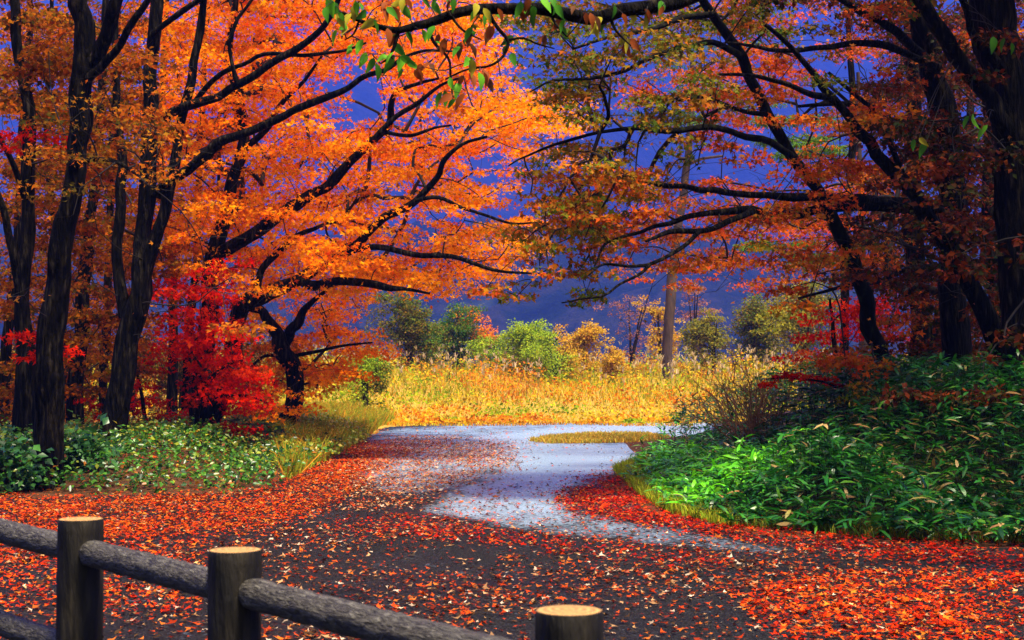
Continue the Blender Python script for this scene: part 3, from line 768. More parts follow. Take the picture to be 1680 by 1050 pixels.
# ------------------------------------------------------------------ overhanging tree close to the camera, with large leaves
TV = Tree('broadleaf_tree', 'near tree whose limb with large green and rusty leaves hangs across the top', 'tree', (5.4, 11.0, 0.0))
TV.limb('trunk', [(5.4, 11, -0.15), (5.45, 11, 1.2), (5.35, 11, 3.0), (5.2, 10.9, 4.6), (5.3, 11, 6.5), (5.5, 11.2, 8.5)], [0.34, 0.27, 0.24, 0.2, 0.15, 0.08], 12)
main = [(5.2, 10.9, 4.6), (4.2, 10.7, 5.2), (3.0, 10.4, 5.1), (2.0, 10.2, 4.7)] + [tuple(at(x, y, Y)) for x, y, Y in
        [(1140, -4, 10), (1060, 12, 9.9), (980, 26, 9.8), (900, 16, 9.7), (840, 13, 9.6), (770, 18, 9.5), (700, 38, 9.4), (655, 48, 9.3), (600, 36, 9.2), (550, 18, 9.1)]]
TV.limb('branch', main, [0.13, 0.1, 0.08, 0.065, 0.052, 0.05, 0.047, 0.042, 0.04, 0.035, 0.03, 0.022, 0.014, 0.007], 10)
def vl(pts, Y, r0, r1):
    TV.limb('branch', [at(x, y, Y) for x, y in pts], np.linspace(r0, r1, len(pts)), 6)
vl([(800, 20), (815, 45), (832, 66), (826, 92), (804, 108), (770, 113), (730, 130)], 9.5, 0.016, 0.006)
vl([(832, 66), (858, 62), (882, 72), (910, 80)], 9.5, 0.011, 0.005)
vl([(655, 48), (648, 70), (640, 92), (625, 105)], 9.3, 0.014, 0.006)
vl([(700, 40), (712, 70), (735, 95), (740, 130), (742, 158)], 9.4, 0.012, 0.005)
vl([(740, 26), (760, 50), (790, 65)], 9.4, 0.01, 0.005)
vl([(590, 33), (580, 55), (565, 66)], 9.2, 0.009, 0.004)
vl([(900, 16), (912, 40), (930, 60)], 9.7, 0.012, 0.005)
vl([(1000, 24), (1010, 50), (1035, 75)], 9.8, 0.012, 0.005)

def big_leaf(col, seed):
    r = np.random.default_rng(seed)
    n = 6; V = []; Fq = []
    bend = 0.25 + 0.5 * r.random(); tw = (r.random() - 0.5) * 0.8
    for i in range(n + 1):
        t = i / n
        w = 0.21 * math.sin(math.pi * min(1, t ** 0.75)) * (1 if i < n else 0.05) + 0.006
        z = -bend * t * t * 0.6
        for s_ in (-1, 0, 1):
            V.append((s_ * w * math.cos(tw * t), t, z + (0.07 if s_ else 0) * math.sin(math.pi * t) + s_ * w * math.sin(tw * t)))
    for i in range(n):
        for k in range(2):
            a = i * 3 + k
            Fq.append((a, a + 1, a + 4, a + 3))
    return npmesh('leaf', np.array(V), np.array(Fq), M_LEAFD, np.array(col)[None], smooth=True)
CG, CB, CR, CW, CY = (0.06, 0.22, 0.015), (0.14, 0.42, 0.02), (0.26, 0.06, 0.012), (0.13, 0.05, 0.02), (0.35, 0.30, 0.02)
LEAFM = {k: [big_leaf(c, 10 * i + j) for j in range(3)] for i, (k, c) in enumerate({'g': CG, 'b': CB, 'r': CR, 'w': CW, 'y': CY}.items())}
def hang_leaf(parent, base, p, kind, size, rx):
    o = obj('leaf', LEAFM[kind][RNG.integers(3)], parent)
    o.location = p - base
    o.rotation_euler = (rx, RNG.normal() * 0.45, RNG.uniform(-1.0, 1.0) + (math.pi if RNG.random() < 0.5 else 0))
    s_ = size * RNG.uniform(0.75, 1.25)
    o.scale = (s_, s_, s_)
clusters = [(610, 98, 'bbg', 5), (640, 100, 'gbb', 5), (655, 112, 'gbr', 4), (690, 100, 'rwg', 3), (695, 120, 'gwr', 3), (740, 160, 'gbr', 5), (790, 30, 'bgy', 4), (815, 28, 'bgr', 4),
            (775, 60, 'gr', 3), (800, 55, 'rrw', 4), (785, 125, 'rrw', 4), (768, 112, 'gby', 4), (752, 138, 'gbr', 3), (828, 90, 'gg', 2), (840, 82, 'g', 1), (905, 72, 'rw', 2),
            (880, 20, 'gbb', 5), (905, 12, 'bgy', 4), (860, 10, 'rwg', 4), (930, 45, 'gyr', 4), (960, 30, 'rwy', 4), (985, 45, 'ygg', 4), (1030, 70, 'ygr', 4), (1010, 22, 'rgw', 4),
            (560, 60, 'gby', 3), (580, 75, 'gb', 3), (545, 12, 'gb', 4), (590, 12, 'ygb', 4), (630, 15, 'rgy', 4), (665, 8, 'ryg', 4), (700, 12, 'grr', 4), (740, 10, 'rwg', 4),
            (715, 60, 'grr', 3), (680, 55, 'gbr', 3), (650, 60, 'gr', 3), (620, 45, 'gyr', 3), (765, 85, 'grw', 3), (1060, 30, 'gry', 3), (1090, 15, 'ryg', 3), (560, 30, 'yrg', 3), (735, 75, 'rg', 2)]
VB = TV.base
vn = np.array(TV.nodes)
stem = Acc()
for (x, y, kinds, n) in clusters:
    Y0 = 9.1 + 0.9 * (x - 540) / 600
    c = at(x, y - 10, Y0 + RNG.normal() * 0.12)
    a = vn[np.linalg.norm(vn - c, axis=1).argmin()]
    V, Fq = tube(catmull([a, (a + c) / 2 + RNG.normal(size=3) * 0.02, c], 3), np.linspace(0.005, 0.003, 7), 4); stem.add(V, Fq)
    for q in range(n):
        p = c + RNG.normal(size=3) * np.array((0.035, 0.05, 0.025))
        V, Fq = tube(np.array([c, (c + p) / 2, p]), [0.003, 0.002, 0.002], 3); stem.add(V, Fq)
        hang_leaf(TV.root, VB, p, kinds[RNG.integers(len(kinds))], 0.108, RNG.uniform(-1.35, -0.55))
tag(obj('twigs', stem.mesh('twigs', M_TWIG, VB), TV.root), kind='stuff')
# a few large leaves of the same sort on a sprout of the broad right trunk
nb = np.array(TN.nodes); stem = Acc()
for (x, y, k) in [(1590, 190, 'g'), (1596, 186, 'b'), (1620, 205, 'b'), (1612, 200, 'r'), (1500, 228, 'g'), (1520, 232, 'g'), (1508, 226, 'y'), (1648, 62, 'g'), (1630, 60, 'g'), (1660, 70, 'g')]:
    p = at(x, y, 17.9)
    a = nb[np.linalg.norm(nb - p, axis=1).argmin()]
    V, Fq = tube(catmull([a, (a + p) / 2 + np.array((0, 0, 0.08)), p], 4), np.linspace(0.007, 0.003, 9), 4); stem.add(V, Fq)
    hang_leaf(TN.root, TN.base, p, k, 0.19, RNG.uniform(-1.4, -1.0))
tag(obj('twigs', stem.mesh('twigs', M_TWIG, TN.base), TN.root), kind='stuff')

# ------------------------------------------------------------------ log fence
def fence():
    m, N, L, P, O = newmat('cast_log_rail')
    tc = N.new('ShaderNodeAttribute'); tc.attribute_name = 'col'; mp = N.new('ShaderNodeMapping'); mp.inputs['Scale'].default_value = (13, 3.2, 3.2)
    L.new(tc.outputs['Vector'], mp.inputs['Vector'])
    n1 = N.new('ShaderNodeTexNoise'); n1.inputs['Scale'].default_value = 1.3; n1.inputs['Detail'].default_value = 7; n1.inputs['Distortion'].default_value = 1.6
    L.new(mp.outputs[0], n1.inputs['Vector'])
    r = ramp(N, [(0.32, (0.010, 0.008, 0.005)), (0.5, (0.055, 0.048, 0.036)), (0.7, (0.14, 0.13, 0.10))])
    L.new(n1.outputs['Fac'], r.inputs['Fac']); L.new(r.outputs[0], P.inputs['Base Color'])
    P.inputs['Roughness'].default_value = 0.55; P.inputs['Specular IOR Level'].default_value = 0.4
    b = N.new('ShaderNodeBump'); b.inputs['Strength'].default_value = 1.0; b.inputs['Distance'].default_value = 0.02
    L.new(n1.outputs['Fac'], b.inputs['Height']); L.new(b.outputs[0], P.inputs['Normal'])
    m_rail = m
    m_post = noise_mat('dark_log_post', 16, [(0.35, (0.003, 0.0025, 0.002)), (0.55, (0.014, 0.011, 0.007)), (0.75, (0.05, 0.04, 0.022))], 0.65, 1.0, 26, stretch=(1, 1, 0.2), bdist=0.03, spec=0.25)
    m_top, N, L, P, O = newmat('cut_log_end')
    tc = N.new('ShaderNodeTexCoord'); wv = N.new('ShaderNodeTexWave'); wv.wave_type = 'RINGS'; wv.rings_direction = 'Z'
    wv.inputs['Scale'].default_value = 14; wv.inputs['Distortion'].default_value = 4; wv.inputs['Detail'].default_value = 6; wv.inputs['Detail Scale'].default_value = 8
    L.new(tc.outputs['Object'], wv.inputs['Vector'])
    r = ramp(N, [(0.0, (0.22, 0.10, 0.025)), (0.5, (0.36, 0.20, 0.05)), (1.0, (0.46, 0.27, 0.075))]); L.new(wv.outputs['Fac'], r.inputs['Fac']); L.new(r.outputs[0], P.inputs['Base Color'])
    P.inputs['Roughness'].default_value = 0.6
    posts = [(-2.78, 6.95, 1.02, 0.93), (-1.807, 5.99, 1.01, 0.878), (-0.976, 5.04, 0.995, 0.858), (0.156, 3.92, 0.965, 0.79), (1.3, 2.75, 0.96, 0.79)]
    ft = root('log_fence', (-1.0, 5.0, 0), 'dark round post fence with grey log rails in the left foreground', 'fence')
    B = np.array((-1.0, 5.0, 0))
    for i, (x, y, h, _r) in enumerate(posts):
        zs = np.r_[-0.3, np.linspace(0, h - 0.012, 26), h]
        n = 36; th = np.linspace(0, 2 * np.pi, n, endpoint=False); V = []
        for z in zs:
            R = 0.095 * (1 - 0.02 * z) * (0.965 if z == h else 1)
            g = 1 + 0.02 * (vnoise(th * 4.5 + i * 7, np.full(n, z * 3.0), i) - 0.5) * 2 + 0.025 * (vnoise(th * 1.2, np.full(n, z * 1.5), 40 + i) - 0.5)
            V.append(np.stack([R * g * np.cos(th), R * g * np.sin(th), np.full(n, z)], -1))
        V = np.concatenate(V)
        a, j = np.meshgrid(np.arange(n), np.arange(len(zs) - 1))
        Fq = np.stack([j * n + a, j * n + (a + 1) % n, (j + 1) * n + (a + 1) % n, (j + 1) * n + a], -1).reshape(-1, 4)
        me = npmesh('post', V, Fq, m_post, smooth=True)
        po = obj('post', me, ft); po.location = (x - B[0], y - B[1], 0)
        k = np.arange(n)
        ring = V[-n:]; inner = ring * np.array((0.6, 0.6, 1)) + np.array((0, 0, 0.003))
        Vt = np.vstack([ring, inner, [(0, 0, h + 0.004)]])
        Fa = np.stack([k, (k + 1) % n, n + (k + 1) % n, n + k], -1); Fb = np.stack([n + k, n + (k + 1) % n, np.full(n, 2 * n)], -1)
        obj('cut_top', npmesh('cut_top', Vt, [Fa, Fb], m_top, smooth=True), po)
    def rail(a, b, z):
        z, z2 = a[3] - z, b[3] - z
        A, Bb = np.array((a[0], a[1], z)), np.array((b[0], b[1], z2))
        d = norm(Bb - A); side = norm(np.array((-d[1], d[0], 0))); up = np.cross(d, side)
        Ln = np.linalg.norm(Bb - A); n = 30
        s_ = np.linspace(0.075, Ln - 0.05, 90); th = np.linspace(0, 2 * np.pi, n, endpoint=False)
        V = []
        for i, q in enumerate(s_):
            R = 0.054 * min(1, 0.72 + 0.28 * math.sqrt(min(1, i / 3.0)))
            g = 1 + 0.10 * (vnoise(th * 2.4 + q * 6, np.full(n, q * 13.0), 3) - 0.5) + 0.10 * (vnoise(th * 4.6 - q * 11, np.full(n, q * 26.0), 8) - 0.5)
            V.append(A - np.array((a[0], a[1], z)) + d * q + (R * g)[:, None] * (np.cos(th)[:, None] * side + np.sin(th)[:, None] * up))
        V = np.concatenate(V); m_ = len(s_)
        UV = np.stack([np.repeat(s_, n) + a[0], np.tile(np.cos(th), m_), np.tile(np.sin(th), m_)], -1)
        aa, j = np.meshgrid(np.arange(n), np.arange(m_ - 1))
        Fq = np.stack([j * n + aa, j * n + (aa + 1) % n, (j + 1) * n + (aa + 1) % n, (j + 1) * n + aa], -1).reshape(-1, 4)
        caps = np.array([np.arange(n)[::-1], (m_ - 1) * n + np.arange(n)])
        o = obj('rail', npmesh('rail', V, [Fq, caps], m_rail, UV, smooth=True), ft)
        o.location = (a[0] - B[0], a[1] - B[1], z)
    for a, b in zip(posts[:-1], posts[1:]):
        rail(a, b, 0.0); rail(a, b, 0.415)
fence()

# ------------------------------------------------------------------ dwarf bamboo bank
def sasa():
    base = np.array((4.6, 17.5, 0.0))
    rt = root('bamboo_grass_thicket', tuple(base), 'dense dark green dwarf bamboo covering the bank right of the road', 'plants')
    front = [gr(1050, 768), gr(1075, 800), gr(1130, 838), gr(1230, 862), gr(1400, 880), gr(1560, 890), gr(1700, 897)]
    poly = [p[:2] for p in front] + [(8.5, 14.5), (13, 19), (13, 30), (6, 33), (3.6, 33), (2.9, 29)]
    n0 = 6000
    x = RNG.uniform(1.8, 13, n0 * 5); y = RNG.uniform(13, 33, n0 * 5)
    keep = inpoly(x, y, poly) & (RNG.random(n0 * 5) < np.clip(1.4 - (y - 14) * 0.075, 0.15, 1) * np.where(x > y * 0.375, 0.35, 1))
    x, y = x[keep][:n0], y[keep][:n0]
    # distance from the front edge -> shorter plants at the rim
    fp = np.array([p[:2] for p in front] + [(2.9, 29)])
    dmin = np.full(len(x), 9.0)
    for a, b in zip(fp[:-1], fp[1:]):
        ab = b - a; t = np.clip(((x - a[0]) * ab[0] + (y - a[1]) * ab[1]) / (ab @ ab), 0, 1)
        dmin = np.minimum(dmin, np.hypot(x - a[0] - t * ab[0], y - a[1] - t * ab[1]))
    hgt = (0.22 + 0.72 * sm(dmin / 1.3)) * (0.75 + 0.5 * fbm(x * 0.8, y * 0.8, 31)) * RNG.uniform(0.72, 1.08, len(x))
    hgt *= np.where(x < 3.4, 0.75, 1)
    z = H(x, y)
    stems = Acc(); fol = Acc(); cand = []
    pg = [((0.014, 0.12, 0.008), 5), ((0.03, 0.19, 0.010), 4), ((0.007, 0.055, 0.006), 4), ((0.09, 0.26, 0.01), 1)]
    pb = [((0.09, 0.45, 0.008), 4), ((0.16, 0.55, 0.01), 3), ((0.04, 0.24, 0.008), 2)]
    pd = [((0.45, 0.30, 0.10), 4), ((0.35, 0.18, 0.05), 3), ((0.28, 0.24, 0.05), 2)]
    for i in range(len(x)):
        b = np.array((x[i], y[i], z[i] - 0.03)); lean = RNG.normal(size=2) * 0.12
        if dmin[i] < 0.8: lean = lean + np.array((-0.12, -0.14))
        tp = b + np.array((lean[0], lean[1], hgt[i]))
        if i % 2 == 0:
            V, Fq = tube(np.array([b, (b + tp) / 2 + RNG.normal(size=3) * 0.02, tp]), [0.005, 0.004, 0.003], 3); stems.add(V, Fq)
        n = RNG.integers(5, 9)
        lvl = tp - (tp - b) * (RNG.random(n) ** 1.6 * 0.6)[:, None]
        th = RNG.random(n) * 2 * np.pi
        out = np.stack([np.cos(th), np.sin(th), RNG.uniform(-0.25, 0.5, n)], -1)
        nr = np.stack([-np.cos(th) * 0.35, -np.sin(th) * 0.35, np.ones(n)], -1) + RNG.normal(size=(n, 3)) * 0.35
        brt = (x[i] < 3.5 and y[i] > 17)  # lit left tip of the bank painted with brighter greens
        col = pal(pb if brt and RNG.random() < 0.75 else pg, n, 0.25)
        dead = RNG.random(n) < (0.03 + (0.10 if x[i] > 4.2 and dmin[i] < 1.3 else 0))
        col = np.where(dead[:, None], pal(pd, n), col)
        sz = RNG.uniform(0.13, 0.23, n)
        d2 = y[i] + 2 * dmin[i]
        for q in range(n): cand.append((d2 + RNG.random() * 2.0 - 3 * dead[q] - (lvl[q][2] - b[2]), lvl[q], nr[q], out[q], sz[q], col[q], dead[q]))
    cand.sort(key=lambda t: t[0])
    vis = [c for c in cand if topix(*c[1])[0] < 1690]
    pick = vis[:300]; ids = {id(c) for c in pick}
    rest = [c for c in cand if id(c) not in ids]
    arr = lambda k, L: np.array([c[k] for c in L])
    fol.add(*leaves(arr(1, rest), arr(2, rest), arr(3, rest), arr(4, rest), arr(5, rest), 'lance'))
    tag(obj('foliage', fol.mesh('foliage', M_SASA, base), rt), kind='stuff')
    tag(obj('stems', stems.mesh('stems', M_TWIG, base), rt), kind='stuff')
    for c in pick:
        V, Fc, C = leaves(c[1][None], c[2][None], c[3][None], [c[4]], c[5][None], 'lance')
        o = obj('leaf', npmesh('leaf', local(V, c[1]), Fc, M_SASA, C), rt); o.location = c[1] - base
        if c[6]: o['label'] = 'withered tan leaf'
sasa()

# ------------------------------------------------------------------ bare twiggy shrub
def twig_shrub(px, Y, label):
    b = base_of(px, Y)
    t = root('bare_shrub', tuple(b), label, 'shrub')
    A = Acc()
    def grow(p, d, L, r, lv):
        pts = [p]; q = p
        for k in range(3):
            d = norm(d + RNG.normal(size=3) * 0.13 + np.array((0, 0, 0.03))); q = q + d * L / 3; pts.append(q)
        V, Fq = tube(np.array(pts), np.linspace(r, r * 0.6, 4), 4 if lv else 5)
        if lv == 0:
            obj('stem', npmesh('stem', local(V, b), Fq, M_TWIGR), t)
        else: A.add(V, Fq)
        if lv < 3:
            for k in range(3 if lv < 2 else 2):
                s_ = pts[1 + (k % 3)] if k < 2 else pts[3]
                grow(s_, norm(d + RNG.normal(size=3) * 0.45), L * RNG.uniform(0.5, 0.75), max(r * 0.55, 0.0035), lv + 1)
    for i in range(22):
        a = RNG.uniform(-1.15, 0.7)
        d = norm(np.array((math.sin(a) * 0.9, RNG.normal() * 0.3, math.cos(a) * 0.9 + 0.25)))
        grow(b + np.array((RNG.normal() * 0.2, RNG.normal() * 0.2, -0.03)), d, RNG.uniform(0.75, 1.15), 0.014, 0)
    tag(obj('twigs', A.mesh('twigs', M_TWIGR, b), t), kind='stuff')
twig_shrub(1245, 23.5, 'bare reddish twiggy shrub leaning left over the end of the green bank')

# ------------------------------------------------------------------ green undergrowth along the left wood
def undergrowth():
    acc = Acc()
    poly = [gr(-60, 812)[:2], gr(200, 810)[:2], gr(390, 812)[:2], gr(480, 786)[:2], gr(555, 748)[:2], gr(600, 722)[:2], (-5.2, 41), (-7, 40), (-9.5, 33), (-12, 27), (-12, 21)]
    n = 2100
    x = RNG.uniform(-12, -2.5, n * 4); y = RNG.uniform(19, 42, n * 4)
    k = inpoly(x, y, poly) & (fbm(x * 0.7, y * 0.7, 50) > 0.36)
    x, y = x[k][:n], y[k][:n]; z = H(x, y)
    pl = [((0.03, 0.13, 0.008), 4), ((0.06, 0.19, 0.008), 4), ((0.014, 0.06, 0.008), 5), ((0.2, 0.24, 0.01), 1.5), ((0.3, 0.10, 0.008), 0.6)]
    py_ = [((0.26, 0.30, 0.02), 4), ((0.16, 0.26, 0.02), 3), ((0.4, 0.3, 0.02), 2)]
    hh = 0.12 + 0.42 * fbm(x * 0.9, y * 0.9, 51) * np.clip((y - 18.5) / 4, 0.5, 1)
    for i in range(len(x)):
        m_ = RNG.integers(10, 18)
        off = RNG.normal(size=(m_, 3)) * np.array((0.16, 0.16, 0.1))
        p = np.array((x[i], y[i], z[i] + hh[i] * 0.75)) + off
        p[:, 2] = np.maximum(p[:, 2], z[i] + 0.02)
        nr = np.array((0, -0.2, 0.9)) + RNG.normal(size=(m_, 3)) * 0.5
        tp = off * np.array((1, 1, 0)) + RNG.normal(size=(m_, 3)) * 0.1
        acc.add(*leaves(p, nr, tp, RNG.uniform(0.05, 0.11, m_), pal(py_ if y[i] > 28 + RNG.normal() * 3 else pl, m_, 0.25), 'oval'))
    tag(obj('undergrowth', acc.mesh('undergrowth', M_SASA)), 'low leafy green undergrowth along the foot of the left trees', 'undergrowth', kind='stuff')
undergrowth()
def leafy_bush(px, Y, w, h, label):
    b = base_of(px, Y)
    t = root('leafy_bush', tuple(b), label, 'bush', 'bushes at the foot of the left trees')
    A, S = Acc(), Acc()
    pl = [((0.025, 0.10, 0.02), 4), ((0.045, 0.16, 0.02), 4), ((0.015, 0.06, 0.02), 2)]
    for i in range(16):
        a = RNG.random() * 6.28; r = w * math.sqrt(RNG.random())
        tp = b + np.array((r * math.cos(a), r * math.sin(a), h * RNG.uniform(0.55, 1.05) * (1 - 0.35 * (r / w) ** 2)))
        V, Fq = tube(np.array([b + (tp - b) * np.array((0.25, 0.25, -0.03)), b + (tp - b) * np.array((0.6, 0.6, 0.6)), tp]), [0.008, 0.006, 0.004], 4); S.add(V, Fq)
        m_ = 26
        off = RNG.normal(size=(m_, 3)) * np.array((0.13, 0.13, 0.11)); off[:, 2] -= RNG.random(m_) * h * 0.4
        A.add(*leaves(tp + off, np.array((0, -0.15, 0.9)) + RNG.normal(size=(m_, 3)) * 0.45, off + np.array((0, 0, -0.1)), RNG.uniform(0.11, 0.19, m_), pal(pl, m_, 0.25), 'oval'))
    tag(obj('foliage', A.mesh('foliage', M_SASA, b), t), kind='stuff')
    tag(obj('stems', S.mesh('stems', M_TWIG, b), t), kind='stuff')
leafy_bush(20, 19.9, 0.42, 0.72, 'glossy dark bush at the left edge beside the thick trunk')
leafy_bush(140, 21.3, 0.32, 0.62, 'glossy dark bush between the thick trunk and the twin stemmed maple')
leafy_bush(405, 29, 0.6, 0.55, 'green bush right of the big orange maple trunk')

# ------------------------------------------------------------------ field of tall dry grass
def blades(x, y, z, h, w, col, bend):
    n = len(x)
    th = RNG.random(n) * 2 * np.pi
    sx = np.cos(th) * w; sy = np.sin(th) * w * 0.5
    bx = RNG.normal(size=n) * bend * h; by = RNG.normal(size=n) * bend * h
    o = np.zeros(n)
    b0 = np.stack([x - sx, y - sy, z], -1); b1 = np.stack([x + sx, y + sy, z], -1)
    m0 = np.stack([x - sx * 0.8 + bx * 0.35, y - sy * 0.8 + by * 0.35, z + h * 0.6], -1); m1 = np.stack([x + sx * 0.8 + bx * 0.35, y + sy * 0.8 + by * 0.35, z + h * 0.6], -1)
    tp = np.stack([x + bx, y + by, z + h * (1 - 0.25 * np.hypot(bx, by) / h)], -1)
    V = np.stack([b0, b1, m1, m0, tp], 1).reshape(-1, 3)
    k = (np.arange(n) * 5)[:, None]
    Fc = np.concatenate([k + np.array([[0, 1, 2]]), k + np.array([[0, 2, 3]]), k + np.array([[3, 2, 4]])])
    return V, Fc, np.repeat(col, 5, axis=0)

def field():
    acc = Acc()
    n = 66000
    y = 47.2 + 50 * RNG.random(n) ** 1.3
    x = RNG.uniform(-0.42, 0.42, n) * y
    far = np.clip((x * 0) + 47.3 + 0.6 * np.sin(x * 0.9) + 0.8 * (fbm(x * 0.8, x * 0, 60) - 0.5), 46, 50)
    k = (y > far) & ~((x > 6) & (y < 50)) | (y > 50)
    x, y = x[k], y[k]; n = len(x)
    f = fbm(x * 0.22, y * 0.12, 61); g = fbm(x * 0.5, y * 0.22, 65)
    d = np.clip((y - 47) / 22, 0, 1)
    cl = fbm(x * 1.3, y * 0.9, 68)
    h = (0.11 + 0.34 * sm((y - 54 + 8 * (f - .5)) / 12)) * RNG.uniform(0.5, 1.25, n) * np.clip(0.25 + 1.6 * cl, 0.35, 1.6)
    gold = pal([((0.58, 0.40, 0.012), 4), ((0.62, 0.47, 0.02), 4), ((0.52, 0.26, 0.010), 2), ((0.66, 0.52, 0.09), 1.5), ((0.36, 0.38, 0.012), 1.5)], n)
    olive = pal([((0.34, 0.33, 0.012), 4), ((0.20, 0.27, 0.012), 4), ((0.50, 0.36, 0.016), 3), ((0.50, 0.22, 0.010), 2)], n)
    orange = pal([((0.58, 0.20, 0.008), 4), ((0.46, 0.13, 0.006), 3), ((0.6, 0.32, 0.012), 2)], n)
    wo = np.clip(d * 1.15 - 0.2 + (g - 0.5) * 1.4 + np.where(x < -5, 0.35, 0), 0, 1)
    col = np.where((RNG.random(n) < wo)[:, None], olive, gold)
    col = np.where(((f > 0.60) & (RNG.random(n) < 0.65) | ((y < 49.5) & (RNG.random(n) < 0.4)))[:, None], orange, col)
    V, Fc, C = blades(x, y, H(x, y) - 0.02, h, RNG.uniform(0.010, 0.024, n) * (1 + d * 0.4), col, 0.6)
    acc.add(V, Fc, C)
    # weedy broad leaves among the blades
    m_ = 52000; yy = 49.5 + 40 * RNG.random(m_) ** 1.2; xx = RNG.uniform(-0.42, 0.42, m_) * yy
    ff = fbm(xx * 0.35, yy * 0.18, 62); gg = fbm(xx * 0.7, yy * 0.3, 66); kk = fbm(xx * 1.6, yy * 0.9, 67) > 0.42
    cc = np.where((ff > 0.57)[:, None], pal([((0.62, 0.22, 0.006), 4), ((0.5, 0.13, 0.006), 3), ((0.62, 0.38, 0.012), 3)], m_),
                  np.where((gg > 0.5)[:, None], pal([((0.22, 0.32, 0.008), 4), ((0.36, 0.38, 0.01), 3), ((0.12, 0.2, 0.008), 2)], m_), pal([((0.6, 0.42, 0.02), 4), ((0.56, 0.32, 0.012), 3), ((0.45, 0.38, 0.02), 2)], m_)))
    hz = RNG.random(m_) * (0.12 + 0.75 * sm((yy - 52) / 14)) * np.clip(0.3 + 1.5 * fbm(xx * 0.9, yy * 0.6, 69), 0.3, 1.5)
    po = np.stack([xx, yy, H(xx, yy) + hz], -1)[kk]; q = len(po)
    acc.add(*leaves(po, np.array((0, -0.4, 0.7)) + RNG.normal(size=(q, 3)) * 0.6, RNG.normal(size=(q, 3)), RNG.uniform(0.09, 0.2, q), cc[kk], 'oval'))
    tag(obj('field_grass', acc.mesh('field_grass', M_GRASS)), 'golden dry grass meadow beyond the bend of the road', 'grass', kind='stuff')
    # plumes of silver grass at the back
    acc = Acc(); n = 420
    x = RNG.uniform(-14, 16, n); y = RNG.uniform(60, 78, n); z = H(x, y); h = RNG.uniform(1.0, 1.7, n)
    c1 = pal([((0.5, 0.42, 0.12), 1)], n); acc.add(*blades(x, y, z, h, np.full(n, 0.008), c1, 0.08))
    for q in range(5):
        acc.add(*blades(x + RNG.normal(size=n) * 0.03, y, z + h * 0.86, np.full(n, 0.26), np.full(n, 0.018), pal([((0.6, 0.48, 0.28), 2), ((0.5, 0.36, 0.16), 1)], n), 0.45))
    tag(obj('silver_grass', acc.mesh('silver_grass', M_GRASS)), 'tall silver grass with pale plumes along the back of the meadow', 'grass', kind='stuff')
    # island strip in the wet road and verge of the right bank, ragged grass at the left edge
    acc = Acc()
    def strip(poly, n, hl, p, wid=0.008):
        P = np.array([q[:2] for q in poly]); lo, hi = P.min(0), P.max(0)
        x = RNG.uniform(lo[0], hi[0], n * 3); y = RNG.uniform(lo[1], hi[1], n * 3)
        k = inpoly(x, y, poly); x, y = x[k][:n], y[k][:n]; n = len(x)
        return blades(x, y, H(x, y), RNG.uniform(*hl, n), np.full(n, wid), pal(p, n), 0.5)
    acc.add(*strip([gr(868, 724), gr(900, 718), gr(975, 712.5), gr(1060, 713), gr(1098, 719), gr(1080, 725), gr(980, 727.5), gr(900, 728)], 9000, (0.04, 0.16), [((0.6, 0.42, 0.06), 3), ((0.5, 0.25, 0.03), 2), ((0.4, 0.38, 0.05), 2)], 0.014))
    tag(obj('grass_island', acc.mesh('grass_island', M_GRASS)), 'low strip of yellow grass lying in the wet bend of the road', 'grass', kind='stuff')
    acc = Acc()
    acc.add(*strip([gr(1005, 772), gr(1070, 745), gr(1110, 760), gr(1090, 800), gr(1150, 838), gr(1240, 862), gr(1180, 862), gr(1090, 840), gr(1050, 815)], 9000, (0.05, 0.2), [((0.22, 0.34, 0.02), 4), ((0.35, 0.38, 0.02), 3), ((0.3, 0.2, 0.02), 2)], 0.007))
    acc.add(*strip([gr(1180, 862), gr(1240, 860), gr(1700, 885), gr(1700, 893), gr(1450, 884)], 2500, (0.04, 0.14), [((0.10, 0.2, 0.02), 4), ((0.2, 0.2, 0.02), 3), ((0.3, 0.14, 0.02), 2)], 0.006))
    tag(obj('verge_grass', acc.mesh('verge_grass', M_GRASS)), 'short yellow green grass at the foot of the bamboo bank', 'grass', kind='stuff')
    acc = Acc()
    acc.add(*strip([gr(470, 790), gr(545, 752), gr(600, 720), gr(625, 700), (-4.2, 52), (-9.5, 52), (-7.5, 38), (-5.0, 30)], 22000, (0.12, 0.65), [((0.3, 0.32, 0.02), 4), ((0.16, 0.26, 0.02), 3), ((0.5, 0.32, 0.03), 3), ((0.5, 0.2, 0.02), 2)], 0.012))
    tag(obj('rough_grass', acc.mesh('rough_grass', M_GRASS)), 'rough yellow green grass between the small maple and the meadow', 'grass', kind='stuff')
field()

